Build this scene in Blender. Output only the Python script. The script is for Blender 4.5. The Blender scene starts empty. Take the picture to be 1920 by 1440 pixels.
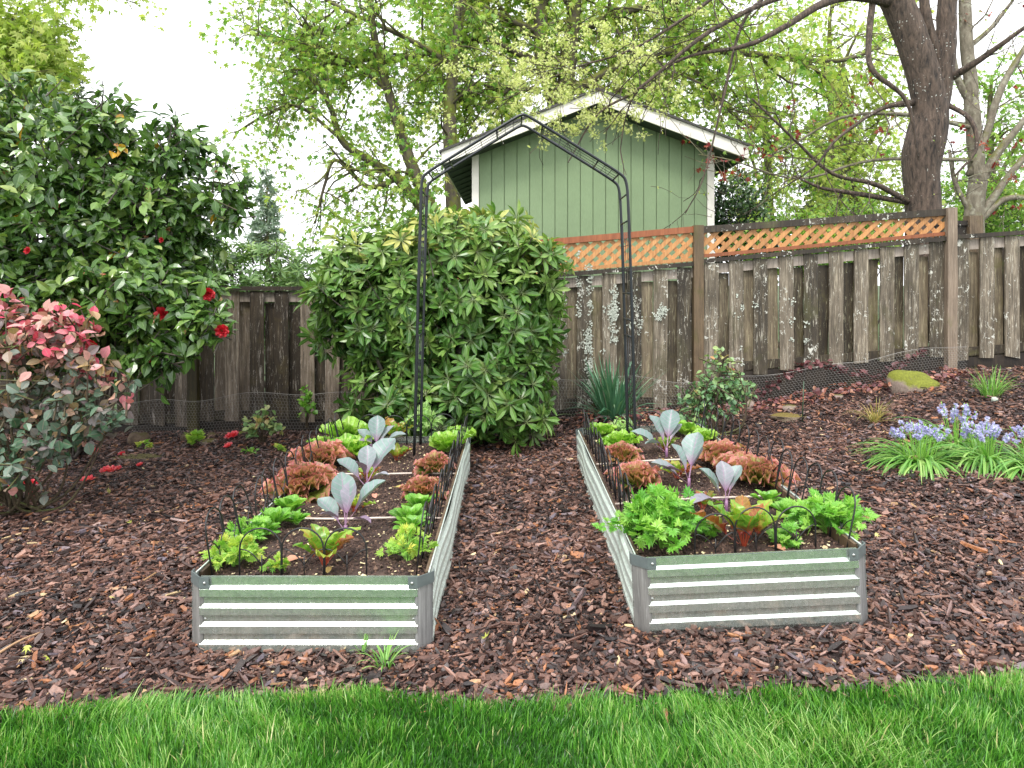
import bpy, math, random
import numpy as np
from math import sin, cos, pi, radians

# ------------------------------------------------------------ camera, world, sun, exposure
scene = bpy.context.scene
COL = scene.collection
HC, F, CX, HY = 1.35, 1311.0, 960.0, 535.0      # camera height, focal in photo pixels, principal column, horizon row
cam_d = bpy.data.cameras.new('camera'); cam = bpy.data.objects.new('camera', cam_d); COL.objects.link(cam)
cam_d.sensor_fit = 'HORIZONTAL'; cam_d.sensor_width = 36.0; cam_d.lens = F / 1920 * 36
cam_d.shift_y = -(720 - HY) / 1920.0
cam_d.clip_start = 0.05; cam_d.clip_end = 3000
cam.location = (0, 0, HC); cam.rotation_euler = (radians(90), 0, 0)
scene.camera = cam

W = bpy.data.worlds.new('World'); scene.world = W; W.use_nodes = True
nt = W.node_tree; nt.nodes.clear()
sky = nt.nodes.new('ShaderNodeTexSky'); sky.sky_type = 'NISHITA'; sky.sun_disc = False
sky.sun_elevation = radians(58); sky.sun_rotation = radians(200); sky.dust_density = 4.0; sky.air_density = 1.0
hs = nt.nodes.new('ShaderNodeHueSaturation'); hs.inputs['Saturation'].default_value = 0.12
mx = nt.nodes.new('ShaderNodeMix'); mx.data_type = 'RGBA'; mx.inputs['Factor'].default_value = 0.72
mx.inputs['B'].default_value = (11.5, 11.6, 12.0, 1)
bg = nt.nodes.new('ShaderNodeBackground'); bg.inputs['Strength'].default_value = 0.12
wo = nt.nodes.new('ShaderNodeOutputWorld')
nt.links.new(sky.outputs[0], hs.inputs['Color']); nt.links.new(hs.outputs[0], mx.inputs['A'])
nt.links.new(mx.outputs['Result'], bg.inputs['Color']); nt.links.new(bg.outputs[0], wo.inputs[0])

sd = bpy.data.lights.new('sun', 'SUN'); sd.energy = 1.5; sd.angle = radians(14); sd.color = (1.0, 0.965, 0.91)
so = bpy.data.objects.new('sun', sd); COL.objects.link(so)
so.rotation_euler = (radians(32), radians(-8), radians(-10))
scene.view_settings.view_transform = 'Standard'; scene.view_settings.look = 'None'
scene.view_settings.exposure = 1.06; scene.view_settings.gamma = 1.0
scene.render.engine = 'CYCLES'

# ------------------------------------------------------------ helpers
def at(px, py, Y): return np.array([(px - CX) / F * Y, Y, HC - (py - HY) / F * Y])
def smooth(a, b, x):
    t = np.clip((np.asarray(x, float) - a) / (b - a), 0, 1); return t * t * (3 - 2 * t)
BX = np.array([-30, -5.0, -1.0, 0.4, 1.8, 2.3, 2.9, 4.24, 7.0, 12.0]); BZ = np.array([-.15, -.09, -.04, .07, .13, .19, .30, .52, .72, 1.0])
def H(x, y):
    x = np.asarray(x, float); y = np.asarray(y, float)
    front = 0.036 * np.maximum(0, x) ; front = np.minimum(front, 0.6)
    back = np.interp(x, BX, BZ)
    k = smooth(2.6, 6.5, y)
    z = front * (1 - k) + back * k
    z = z + 0.012 * np.sin(x * 2.1 + 1.3) * np.cos(y * 1.7) * smooth(2.2, 3, y)
    return z
def onground(px, py):
    lo, hi = 1.0, 6.52
    for _ in range(50):
        m = (lo + hi) / 2
        p = at(px, py, m)
        if p[2] > H(p[0], p[1]): lo = m
        else: hi = m
    return at(px, py, lo)

ORG = {}
def setp(o, label=None, cat=None, group=None, kind=None):
    if label: o['label'] = label
    if cat: o['category'] = cat
    if group: o['group'] = group
    if kind: o['kind'] = kind
    return o
def thing(name, label, cat, loc, group=None):
    o = bpy.data.objects.new(name, None); COL.objects.link(o)
    o.location = tuple(float(v) for v in loc); o.empty_display_size = 0.1
    ORG[o] = np.array(loc, float)
    return setp(o, label, cat, group)

class Geo:
    def __init__(s): s.V = []; s.F = []; s.C = []; s.n = 0
    def add(s, V, Fs, C=None):
        V = np.asarray(V, float).reshape(-1, 3)
        if C is None: C = np.tile([0.5, 0.5, 0.5], (len(V), 1))
        C = np.asarray(C, float)
        if C.ndim == 1: C = np.tile(C, (len(V), 1))
        if not isinstance(Fs, list) or (len(Fs) and np.isscalar(Fs[0][0])): Fs = [Fs]
        for f in Fs:
            f = np.asarray(f, dtype=np.int64)
            if f.size: s.F.append(f + s.n)
        s.V.append(V); s.C.append(C); s.n += len(V)
    def hexa(s, P, t=0.5):   # 8 points: bottom 4 ccw, top 4 ccw
        s.add(P, [[(0, 3, 2, 1), (4, 5, 6, 7), (0, 1, 5, 4), (1, 2, 6, 5), (2, 3, 7, 6), (3, 0, 4, 7)]], (t, .5, .5))
    def box(s, x0, x1, y0, y1, z0, z1, t=0.5):
        s.hexa([(x0, y0, z0), (x1, y0, z0), (x1, y1, z0), (x0, y1, z0), (x0, y0, z1), (x1, y0, z1), (x1, y1, z1), (x0, y1, z1)], t)
    def tube(s, pts, rad, sides=6, t=0.5, cap=True, closed=False):
        P = np.asarray(pts, float); n = len(P)
        R = np.full(n, rad) if np.isscalar(rad) else np.asarray(rad, float)
        T = np.gradient(P, axis=0)
        if closed: T = np.roll(P, -1, 0) - np.roll(P, 1, 0)
        T /= np.linalg.norm(T, axis=1)[:, None] + 1e-12
        up = np.array([0, 0, 1.0]) if abs(T[0][2]) < .9 else np.array([1.0, 0, 0])
        u = np.cross(T[0], up); u /= np.linalg.norm(u); US = []
        for k in range(n):
            u = u - T[k] * u.dot(T[k]); u /= np.linalg.norm(u) + 1e-12; US.append(u)
        U = np.array(US); Vv = np.cross(T, U)
        a = np.arange(sides) * 2 * pi / sides
        ring = P[:, None] + R[:, None, None] * (np.cos(a)[None, :, None] * U[:, None] + np.sin(a)[None, :, None] * Vv[:, None])
        m = n if closed else n - 1
        k = np.arange(m)[:, None]; j = np.arange(sides)[None]
        k2 = (k + 1) % n
        q = np.stack([k * sides + j, k * sides + (j + 1) % sides, k2 * sides + (j + 1) % sides, k2 * sides + j], -1).reshape(-1, 4)
        C = np.zeros((n * sides, 3)); C[:, 0] = t; C[:, 1] = np.repeat(np.linspace(0, 1, n), sides); C[:, 2] = .5
        Fs = [q]
        if cap and not closed:
            Fs.append(np.arange(sides)[None, ::-1]); Fs.append((n - 1) * sides + np.arange(sides)[None])
        s.add(ring.reshape(-1, 3), Fs, C)
    def build(s, name, mat, parent=None, loc=None, smooth_=False, label=None):
        me = bpy.data.meshes.new(name)
        if parent is not None:
            org = ORG[parent]
        else:
            org = np.array(loc if loc is not None else (0, 0, 0), float)
        V = np.concatenate(s.V) - org
        me.vertices.add(len(V)); me.vertices.foreach_set('co', V.astype(np.float32).ravel())
        tot = np.concatenate([np.full(len(f), f.shape[1]) for f in s.F]); idx = np.concatenate([f.ravel() for f in s.F])
        me.loops.add(len(idx)); me.loops.foreach_set('vertex_index', idx.astype(np.int32))
        me.polygons.add(len(tot)); st = np.concatenate([[0], np.cumsum(tot)[:-1]])
        me.polygons.foreach_set('loop_start', st.astype(np.int32)); me.polygons.foreach_set('loop_total', tot.astype(np.int32))
        me.polygons.foreach_set('use_smooth', np.full(len(tot), bool(smooth_)))
        at_ = me.attributes.new('lc', 'FLOAT_COLOR', 'POINT')
        C = np.concatenate(s.C); C4 = np.ones((len(C), 4), np.float32); C4[:, :3] = C
        at_.data.foreach_set('color', C4.ravel())
        me.update(); me.validate()
        me.materials.append(mat)
        o = bpy.data.objects.new(name, me); COL.objects.link(o)
        if parent is not None: o.parent = parent
        else: o.location = tuple(org)
        ORG[o] = org
        if label: o['label'] = label
        return o
    def inst(s, tmpl, P, D, U, S, T, SX=None, SZ=None):
        """tmpl = (verts(n,3) along +Y, list of face arrays, vu(n,2)); P,D,U (N,3); S,T (N,)"""
        tv, tf, vu = tmpl; tv = np.asarray(tv, float); N = len(P)
        if N == 0: return
        P = np.asarray(P, float); D = norm(D); U = np.asarray(U, float)
        Z = U - D * np.sum(U * D, 1)[:, None]; bad = np.linalg.norm(Z, axis=1) < 1e-4
        Z[bad] = np.cross(D[bad], [1, 0, 0.3]); Z = norm(Z); X = np.cross(D, Z)
        S = np.broadcast_to(S, (N,)); SX = S if SX is None else S * SX; SZ = S if SZ is None else S * SZ
        V = P[:, None] + SX[:, None, None] * tv[None, :, 0:1] * X[:, None] + S[:, None, None] * tv[None, :, 1:2] * D[:, None] + SZ[:, None, None] * tv[None, :, 2:3] * Z[:, None]
        n = len(tv); C = np.zeros((N, n, 3)); C[:, :, 0] = np.broadcast_to(T, (N,))[:, None]; C[:, :, 1] = vu[None, :, 0]; C[:, :, 2] = vu[None, :, 1]
        off = (np.arange(N) * n)[:, None, None]
        Fs = [(f[None] + off).reshape(-1, f.shape[1]) for f in tf]
        s.add(V.reshape(-1, 3), Fs, C.reshape(-1, 3))

def norm(a):
    a = np.asarray(a, float); return a / (np.linalg.norm(a, axis=-1, keepdims=True) + 1e-12)

# ------------------------------------------------------------ materials
def newmat(name):
    m = bpy.data.materials.new(name); m.use_nodes = True
    n = m.node_tree; n.nodes.clear()
    out = n.nodes.new('ShaderNodeOutputMaterial'); p = n.nodes.new('ShaderNodeBsdfPrincipled')
    n.links.new(p.outputs[0], out.inputs[0])
    return m, n, p, out
def nd(n, t, **kw):
    x = n.nodes.new(t)
    for k, v in kw.items():
        if k.startswith('_'): setattr(x, k[1:], v)
        else: x.inputs[k.replace('__', ' ')].default_value = v
    return x
def lk(n, a, b): n.links.new(a, b)
def attr(n):
    a = nd(n, 'ShaderNodeAttribute', _attribute_name='lc'); s = nd(n, 'ShaderNodeSeparateColor'); lk(n, a.outputs['Color'], s.inputs[0]); return s
def ramp(n, fac, stops, interp='LINEAR'):
    r = nd(n, 'ShaderNodeValToRGB'); cr = r.color_ramp; cr.interpolation = interp
    while len(cr.elements) < len(stops): cr.elements.new(0.5)
    for e, (p, c) in zip(cr.elements, stops):
        e.position = p; e.color = (c[0], c[1], c[2], 1) if not np.isscalar(c) else (c, c, c, 1)
    if fac is not None: lk(n, fac, r.inputs[0])
    return r
def mix(n, fac, a, b, mode='MIX'):
    m = nd(n, 'ShaderNodeMix', _data_type='RGBA', _blend_type=mode)
    for sock, v in (('Factor', fac), ('A', a), ('B', b)):
        i = m.inputs[sock] if sock == 'Factor' else [q for q in m.inputs if q.name == sock and q.type == 'RGBA'][0]
        if hasattr(v, 'is_output'): lk(n, v, i)
        elif sock == 'Factor': i.default_value = v
        else: i.default_value = (v[0], v[1], v[2], 1)
    return [q for q in m.outputs if q.type == 'RGBA'][0]
def noise(n, scale, detail=4, rough=.6, vec=None, dist=0.0):
    x = nd(n, 'ShaderNodeTexNoise', Scale=scale, Detail=detail, Roughness=rough, Distortion=dist)
    if vec is not None: lk(n, vec, x.inputs['Vector'])
    return x.outputs[0]
def ocoord(n, scale=(1, 1, 1)):
    t = nd(n, 'ShaderNodeTexCoord'); m = nd(n, 'ShaderNodeMapping'); m.inputs['Scale'].default_value = scale
    lk(n, t.outputs['Object'], m.inputs[0]); return m.outputs[0]
def bump(n, p, h, strength=.4, dist=.01):
    b = nd(n, 'ShaderNodeBump', Strength=strength, Distance=dist); lk(n, h, b.inputs['Height']); lk(n, b.outputs[0], p.inputs['Normal'])
def math_(n, op, a, b=None, c=None):
    m = nd(n, 'ShaderNodeMath', _operation=op)
    for i, v in enumerate((a, b, c)):
        if v is None: continue
        if hasattr(v, 'is_output'): lk(n, v, m.inputs[i])
        else: m.inputs[i].default_value = v
    return m.outputs[0]

def leafmat(name, stops, rib=None, tip=None, base=None, rough=.45, transl=.3, ribw=.12, var=.35, spec=.5, nscale=25, tipstart=.5, veins=None, vn=6.):
    m, n, p, out = newmat(name); s = attr(n)
    c = ramp(n, s.outputs[0], stops).outputs[0]
    nz = noise(n, nscale, 3, .6, ocoord(n))
    dark = mix(n, 1.0, c, ramp(n, nz, [(.3, 1 - var), (.7, 1 + var * .3)]).outputs[0], 'MULTIPLY')
    c = dark
    if tip is not None:
        f = ramp(n, s.outputs[1], [(tipstart, 0), (1, 1)]).outputs[0]; f2 = math_(n, 'MULTIPLY', f, ramp(n, noise(n, nscale * 1.7, 2, .6, ocoord(n)), [(.35, .3), (.6, 1)]).outputs[0])
        c = mix(n, f2, c, tip)
    if base is not None:
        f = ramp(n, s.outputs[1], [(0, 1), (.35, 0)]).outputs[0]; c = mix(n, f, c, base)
    if rib is not None:
        f = ramp(n, s.outputs[2], [(0, 1), (ribw, 0)]).outputs[0]; c = mix(n, math_(n, 'MULTIPLY', f, .8), c, rib)
    if veins is not None:
        fr = math_(n, 'FRACT', math_(n, 'SUBTRACT', math_(n, 'MULTIPLY', s.outputs[1], vn), math_(n, 'MULTIPLY', s.outputs[2], 1.3))); d = math_(n, 'ABSOLUTE', math_(n, 'SUBTRACT', fr, .5))
        c = mix(n, math_(n, 'MULTIPLY', ramp(n, d, [(0, 1), (.13, 0)]).outputs[0], .55), c, veins)
    lk(n, c, p.inputs['Base Color']); p.inputs['Roughness'].default_value = rough; p.inputs['Specular IOR Level'].default_value = spec
    tr = nd(n, 'ShaderNodeBsdfTranslucent'); lk(n, mix(n, 1.0, c, (1.25, 1.35, .75), 'MULTIPLY'), tr.inputs[0])
    ms = nd(n, 'ShaderNodeMixShader', Fac=transl); lk(n, p.outputs[0], ms.inputs[1]); lk(n, tr.outputs[0], ms.inputs[2]); lk(n, ms.outputs[0], out.inputs[0])
    return m
def plain(name, col, rough=.5, metal=0., spec=.5, var=.0, scale=20):
    m, n, p, out = newmat(name)
    if var:
        c = mix(n, 1.0, (1, 1, 1), ramp(n, noise(n, scale, 5, .65, ocoord(n)), [(.3, tuple(v * (1 - var) for v in col)), (.7, tuple(min(1, v * (1 + var)) for v in col))]).outputs[0], 'MULTIPLY')
        lk(n, c, p.inputs['Base Color'])
    else: p.inputs['Base Color'].default_value = (*col, 1)
    p.inputs['Roughness'].default_value = rough; p.inputs['Metallic'].default_value = metal; p.inputs['Specular IOR Level'].default_value = spec
    return m
def barkmat(name, dark, light, moss=None, mossamt=.5, spots=None, scale=14, zs=.35, bumpd=.02, lichen=None):
    m, n, p, out = newmat(name); v = ocoord(n, (1, 1, zs))
    nz = noise(n, scale, 8, .7, v, .4)
    c = ramp(n, nz, [(.32, dark), (.68, light)]).outputs[0]
    if lichen is not None:
        f = ramp(n, noise(n, scale * .6, 5, .7, ocoord(n)), [(.52, 0), (.62, 1)]).outputs[0]; c = mix(n, math_(n, 'MULTIPLY', f, .75), c, lichen)
    if moss is not None:
        g = nd(n, 'ShaderNodeNewGeometry'); sx = nd(n, 'ShaderNodeSeparateXYZ'); lk(n, g.outputs['Normal'], sx.inputs[0])
        up = math_(n, 'MULTIPLY_ADD', sx.outputs[2], .25, -.12)
        f = math_(n, 'ADD', up, noise(n, 3.2, 5, .65, ocoord(n)))
        f = ramp(n, f, [(.62 - mossamt * .25, 0), (.74 - mossamt * .25, 1)]).outputs[0]; c = mix(n, f, c, moss)
    if spots is not None:
        vo = nd(n, 'ShaderNodeTexVoronoi', Scale=28.0); lk(n, ocoord(n), vo.inputs[0])
        f = ramp(n, vo.outputs['Distance'], [(.13, 1), (.2, 0)]).outputs[0]; f = math_(n, 'MULTIPLY', f, ramp(n, noise(n, 5, 2, .5, ocoord(n)), [(.52, 0), (.6, 1)]).outputs[0]); c = mix(n, f, c, spots)
    lk(n, c, p.inputs['Base Color']); p.inputs['Roughness'].default_value = .8
    bump(n, p, nz, .9, bumpd)
    return m
def woodmat(name, dark, mid, pale, moss=None, lich=.0, streak=.5, rust=False, scale=1.0, wet=.6, even=False):
    m, n, p, out = newmat(name); s = attr(n)
    t = nd(n, 'ShaderNodeTexCoord'); cmb = nd(n, 'ShaderNodeCombineXYZ'); lk(n, math_(n, 'MULTIPLY', s.outputs[0], 37.0), cmb.inputs[2]); 
    add = nd(n, 'ShaderNodeVectorMath', _operation='ADD'); lk(n, t.outputs['Object'], add.inputs[0]); lk(n, cmb.outputs[0], add.inputs[1])
    def mp(sc):
        q = nd(n, 'ShaderNodeMapping'); q.inputs['Scale'].default_value = sc; lk(n, add.outputs[0], q.inputs[0]); return q.outputs[0]
    grain = noise(n, 9 * scale, 8, .75, mp((6, 6, .35)), .3)
    big = noise(n, 3.0, 4, .6, mp((1.5, 1.5, .7)))
    c = ramp(n, grain, [(.3, dark), (.55, mid), (.8, pale)]).outputs[0]
    pb = ramp(n, math_(n, 'ADD', math_(n, 'MULTIPLY', s.outputs[0], .55), math_(n, 'MULTIPLY', big, .75)), [(.42, (.80, .78, .75)), (.62, (1, 1, 1)), (.86, (1.12, 1.12, 1.12))] if even else [(.42, (.22, .175, .11)), (.62, (.58, .53, .43)), (.86, (1.5, 1.42, 1.3))]).outputs[0]
    c = mix(n, 1.0, c, pb, 'MULTIPLY')
    if streak:
        f = ramp(n, noise(n, 7, 6, .8, mp((7, 7, .8)), 1.0), [(.57, 0), (.62, 1)]).outputs[0]
        c = mix(n, math_(n, 'MULTIPLY', f, streak), c, pale)
    if moss is not None:
        f = ramp(n, noise(n, 2.3, 6, .7, mp((1, 1, 1)), .5), [(.56, 0), (.7, 1)]).outputs[0]; c = mix(n, math_(n, 'MULTIPLY', f, .75), c, moss)
    if lich:
        a = noise(n, 26, 4, .75, mp((1, 1, .8)), .6); b = noise(n, 3.3, 3, .6, mp((1, 1, 1)))
        f = ramp(n, math_(n, 'ADD', a, math_(n, 'MULTIPLY', b, .5)), [(.975 - lich * .10, 0), (1.0 - lich * .10, 1)]).outputs[0]; c = mix(n, f, c, (.50, .50, .44))
    lk(n, c, p.inputs['Base Color']); p.inputs['Roughness'].default_value = wet
    bump(n, p, grain, .6, .004)
    return m
# ------------------------------------------------------------ ground
def sheet(name, xs, ys, zf, mat):
    G = Geo(); X, Yy = np.meshgrid(xs, ys); Z = zf(X, Yy)
    nx, ny = len(xs), len(ys); V = np.stack([X, Yy, Z], -1).reshape(-1, 3)
    i = np.arange(ny - 1)[:, None] * nx + np.arange(nx - 1)[None]
    G.add(V, [np.stack([i, i + 1, i + nx + 1, i + nx], -1).reshape(-1, 4)])
    o = G.build(name, mat, smooth_=True); setp(o, kind='structure'); return o
def groundmat(name, a, b, sc, bd=.02):
    m, n, p, out = newmat(name); nz = noise(n, sc, 8, .7, ocoord(n)); lk(n, ramp(n, nz, [(.3, a), (.7, b)]).outputs[0], p.inputs['Base Color']); p.inputs['Roughness'].default_value = .9
    bump(n, p, nz, .8, bd); return m
m_lawn = groundmat('lawn_ground_mat', (.018, .06, .008), (.04, .13, .015), 40)
m_mulch = groundmat('mulch_base_mat', (.012, .007, .006), (.05, .028, .024), 60)
m_far = groundmat('far_ground_mat', (.03, .05, .015), (.06, .10, .03), 3)
EX = np.array([-8, -4, -1.65, -1.1, -.75, -.45, 0.0, .6, 1.3, 1.75, 4, 8]); EY = np.array([2.09, 2.10, 2.19, 2.26, 2.305, 2.32, 2.255, 2.265, 2.275, 2.28, 2.30, 2.33])
def edge(x): return np.interp(x, EX, EY) + .012 * np.sin(np.asarray(x) * 9) + .008 * np.sin(np.asarray(x) * 23 + 1)
g1 = np.concatenate([-np.geomspace(400, 6, 14), np.linspace(-5.5, 5.5, 45), np.geomspace(6, 400, 14)])
sheet('lawn', g1, np.concatenate([-np.geomspace(300, 2, 12), np.linspace(-1, 1.9, 12), np.linspace(1.95, 2.6, 40)]), lambda x, y: H(x, y) - .004 - .06 * smooth(-.03, .04, y - edge(x)), m_lawn)
def mulchz(x, y): return H(x, y) - .004 - .022 * smooth(.25, -.15, np.asarray(x, float)) * smooth(3.6, 3.1, y) + (.007 * np.sin(x * 5.3 + y * 2) * np.sin(y * 6.1 - x) + .004 * np.sin(x * 13 + 2 * np.sin(y * 9))) * smooth(2.3, 2.9, y)
xs = np.linspace(-9, 9, 120); 
G = Geo(); ts = np.linspace(0, 1, 60); X = np.tile(xs, (60, 1)); Y0 = edge(xs); Yy = Y0[None] * (1 - ts[:, None]) + 7.0 * ts[:, None]; Z = mulchz(X, Yy)
i = np.arange(59)[:, None] * 120 + np.arange(119)[None]
G.add(np.stack([X, Yy, Z], -1).reshape(-1, 3), [np.stack([i, i + 1, i + 121, i + 120], -1).reshape(-1, 4)])
setp(G.build('mulch_bed', m_mulch, smooth_=True), kind='structure')
sheet('neighbour_ground', g1, np.concatenate([np.linspace(6.9, 12, 12), np.geomspace(14, 900, 14)]), lambda x, y: np.interp(x, BX, BZ) - .08 + 0 * y, m_far)

# bark chips
def barkchips():
    rng = np.random.default_rng(5)
    m, n, p, out = newmat('bark_chip_mat'); s = attr(n)
    c = ramp(n, s.outputs[0], [(0, (.008, .0045, .0045)), (.18, (.032, .017, .014)), (.40, (.090, .045, .034)), (.58, (.170, .086, .062)), (.72, (.29, .165, .125)), (.79, (.115, .095, .115)), (.85, (.17, .070, .040)), (.93, (.32, .13, .055)), (.97, (.40, .25, .13)), (1.0, (.62, .50, .28))], 'LINEAR').outputs[0]
    v = ocoord(n); nz = noise(n, 90, 5, .7, v); c = mix(n, 1.0, c, ramp(n, nz, [(.3, .55), (.7, 1.35)]).outputs[0], 'MULTIPLY')
    lk(n, c, p.inputs['Base Color']); lk(n, ramp(n, noise(n, 30, 3, .6, v), [(.3, .25), (.7, .6)]).outputs[0], p.inputs['Roughness']); bump(n, p, nz, .7, .003)
    tm = []
    for k in range(9):
        a = np.sort((np.arange(6) + rng.uniform(-.3, .3, 6)) * pi / 3); r = rng.uniform(.75, 1.15, 6)
        asp = rng.uniform(.16, .52); x = np.cos(a) * r * asp * .5; y = np.sin(a) * r * .5
        h = rng.uniform(.05, .12); curl = rng.uniform(-.5, .5)
        top = np.stack([x * .92, y * .95, h + curl * y * y + rng.uniform(-.03, .03, 6)], 1); bot = np.stack([x, y, curl * y * y - .03], 1)
        f = [np.array([(0, 1, 2, 3), (0, 3, 4, 5)] + [(j + 6, (j + 1) % 6 + 6, (j + 1) % 6, j) for j in range(6)])]
        tm.append((np.concatenate([top, bot]), f, np.full((12, 2), .5)))
    G = Geo()
    def lay(N, y0, y1, s0, s1, lift):
        x = rng.uniform(-1, 1, N); y = rng.uniform(y0, y1, N); x = x * (.76 * y + 1.0)
        ok = (y > edge(x) - .03 + .03 * rng.standard_normal(N)) & (y < 6.72)
        for (xa, xb) in ((-1.20, -.31), (.48, 1.40)): ok &= ~((x > xa) & (x < xb) & (y > 2.66) & (y < 5.06))
        x, y = x[ok], y[ok]; N = len(x)
        z = mulchz(x, y) + rng.uniform(-.004, lift, N)
        ang = rng.uniform(0, pi, N) * .5 + rng.normal(0, .9, N)
        D = np.stack([np.cos(ang), np.sin(ang), rng.normal(0, .28, N)], 1)
        U = np.stack([rng.normal(0, .42, N), rng.normal(0, .42, N) - .05, np.ones(N)], 1)
        S = rng.uniform(s0, s1, N) * np.exp(rng.normal(0, .25, N))
        big = np.sin(x * 3 + 1) * np.sin(y * 4) * .07
        T = np.clip(rng.beta(1.15, 1.5, N) * .86 + big, 0, .84); u = rng.random(N); T[u > .94] = rng.uniform(.84, .93, (u > .94).sum()); T[u > .984] = rng.uniform(.93, 1.0, (u > .984).sum())
        kk = rng.integers(0, 9, N)
        for k in range(9):
            q = kk == k; G.inst(tm[k], np.stack([x, y, z], 1)[q], D[q], U[q], S[q], T[q])
    lay(41000, 2.1, 3.6, .018, .056, .022)
    lay(46000, 3.5, 5.2, .022, .056, .026)
    lay(34000, 5.1, 6.75, .024, .054, .024)
    lay(70000, 2.1, 6.75, .008, .022, .030)
    tm = [(t[0] * [.28, 1, .5], t[1], t[2]) for t in tm]; lay(5000, 2.1, 6.7, .05, .11, .034)
    setp(G.build('bark_chips', m), 'reddish brown wet bark chips covering the ground round the beds', 'bark mulch', kind='stuff')
barkchips()

# lawn blades
def lawn():
    rng = np.random.default_rng(8)
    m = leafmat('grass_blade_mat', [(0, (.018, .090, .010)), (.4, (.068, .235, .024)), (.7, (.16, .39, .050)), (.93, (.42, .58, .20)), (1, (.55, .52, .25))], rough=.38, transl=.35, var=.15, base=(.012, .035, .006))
    N = 175000
    x = rng.uniform(-3.0, 3.0, N); y = rng.uniform(1.60, 2.48, N)
    ok = y < edge(x) + .012 * rng.standard_normal(N); x, y = x[ok], y[ok]; N = len(x)
    clump = np.sin(x * 11 + 3 * np.sin(y * 9)) * np.sin(y * 13 + 2 * np.sin(x * 7)); c2 = np.sin(x * 3.1 + 2) * np.sin(y * 5.2 + x)
    h = (.036 + .014 * clump + .010 * c2 + rng.exponential(.011, N)) * rng.uniform(.5, 1.3, N); h = np.clip(h, .015, .10) * .86 * (1 - .4 * smooth(.07, 0, edge(x) - y))
    a = rng.uniform(0, 2 * pi, N) + .0; lean = np.abs(rng.normal(.35, .3, N)) + .25 * np.maximum(0, c2) ; flow = np.arctan2(np.sin(x * 5 + y * 3), np.cos(x * 4 - y * 6)); a = np.where(rng.random(N) < .45, flow + rng.normal(0, .4, N), a)
    dx, dy = np.cos(a), np.sin(a); w = rng.uniform(.0010, .0026, N)
    face = rng.uniform(0, 2 * pi, N); wx, wy = np.cos(face), np.sin(face) * .5
    L = []
    for k, f in enumerate((0, .4, .75, 1.0)):
        off = h * lean * f ** 2; zz = h * f * np.sqrt(np.maximum(.1, 1 - (lean * f * .55) ** 2)); ww = w * (1, .9, .6, .1)[k]
        z0 = H(x, y)
        for sgn in (-1, 1): L.append(np.stack([x + dx * off + sgn * ww * wx, y + dy * off + sgn * ww * wy, z0 + zz], 1))
    V = np.stack(L, 1)
    q = np.array([(0, 1, 3, 2), (2, 3, 5, 4), (4, 5, 7, 6)]); Fq = (q[None] + (np.arange(N) * 8)[:, None, None]).reshape(-1, 4)
    T = np.clip(.42 + .18 * clump + .14 * c2 + rng.normal(0, .24, N), 0, .93); T[rng.random(N) < .012] = 1.0
    edgeb = np.abs(x + .62) < .12; T[edgeb & (y > 2.24)] += .22
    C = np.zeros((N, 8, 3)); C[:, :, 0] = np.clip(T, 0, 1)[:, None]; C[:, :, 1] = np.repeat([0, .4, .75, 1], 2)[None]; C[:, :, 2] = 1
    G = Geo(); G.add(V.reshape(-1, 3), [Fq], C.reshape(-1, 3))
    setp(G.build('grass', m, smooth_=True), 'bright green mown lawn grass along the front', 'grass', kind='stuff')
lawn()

# ------------------------------------------------------------ raised beds
def metalmat(name, stain=.5, met=.84, r0=.20, r1=.28):
    m, n, p, out = newmat(name)
    v = ocoord(n); sp = nd(n, 'ShaderNodeTexVoronoi', Scale=90.0); lk(n, v, sp.inputs[0])
    base = ramp(n, sp.outputs['Color'], [(.2, (.60, .68, .62)), (.8, (.72, .80, .74))]).outputs[0]  # green of the lawn's reflection tinted into the zinc's base colour
    drip = noise(n, 10, 6, .7, ocoord(n, (9, 9, .8))); tc = nd(n, 'ShaderNodeTexCoord'); sx = nd(n, 'ShaderNodeSeparateXYZ'); lk(n, tc.outputs['Object'], sx.inputs[0])
    low = ramp(n, sx.outputs[2], [(.02, 1), (.26, .12)]).outputs[0]
    f = math_(n, 'MULTIPLY', ramp(n, drip, [(.42, 0), (.62, 1)]).outputs[0], low)
    c = mix(n, math_(n, 'MULTIPLY', f, stain), base, (.24, .21, .16)); 
    dirt = ramp(n, noise(n, 14, 7, .75, v), [(.60, 0), (.68, 1)]).outputs[0]; c = mix(n, math_(n, 'MULTIPLY', dirt, .35), c, (.16, .13, .07))
    lk(n, c, p.inputs['Base Color'])
    lk(n, math_(n, 'SUBTRACT', met, math_(n, 'MULTIPLY', f, .12)), p.inputs['Metallic'])
    lk(n, ramp(n, noise(n, 35, 3, .6, v), [(.3, r0), (.7, r1)]).outputs[0], p.inputs['Roughness'])
    bump(n, p, noise(n, 60, 4, .7, v), .12, .002)
    return m
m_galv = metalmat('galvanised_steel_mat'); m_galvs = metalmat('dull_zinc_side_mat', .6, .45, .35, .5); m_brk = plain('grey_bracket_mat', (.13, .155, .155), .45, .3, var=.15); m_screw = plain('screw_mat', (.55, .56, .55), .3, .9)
m_post = woodmat('grey_post_mat', (.10, .10, .10), (.22, .22, .215), (.36, .36, .35), streak=.4, even=True)
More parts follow.
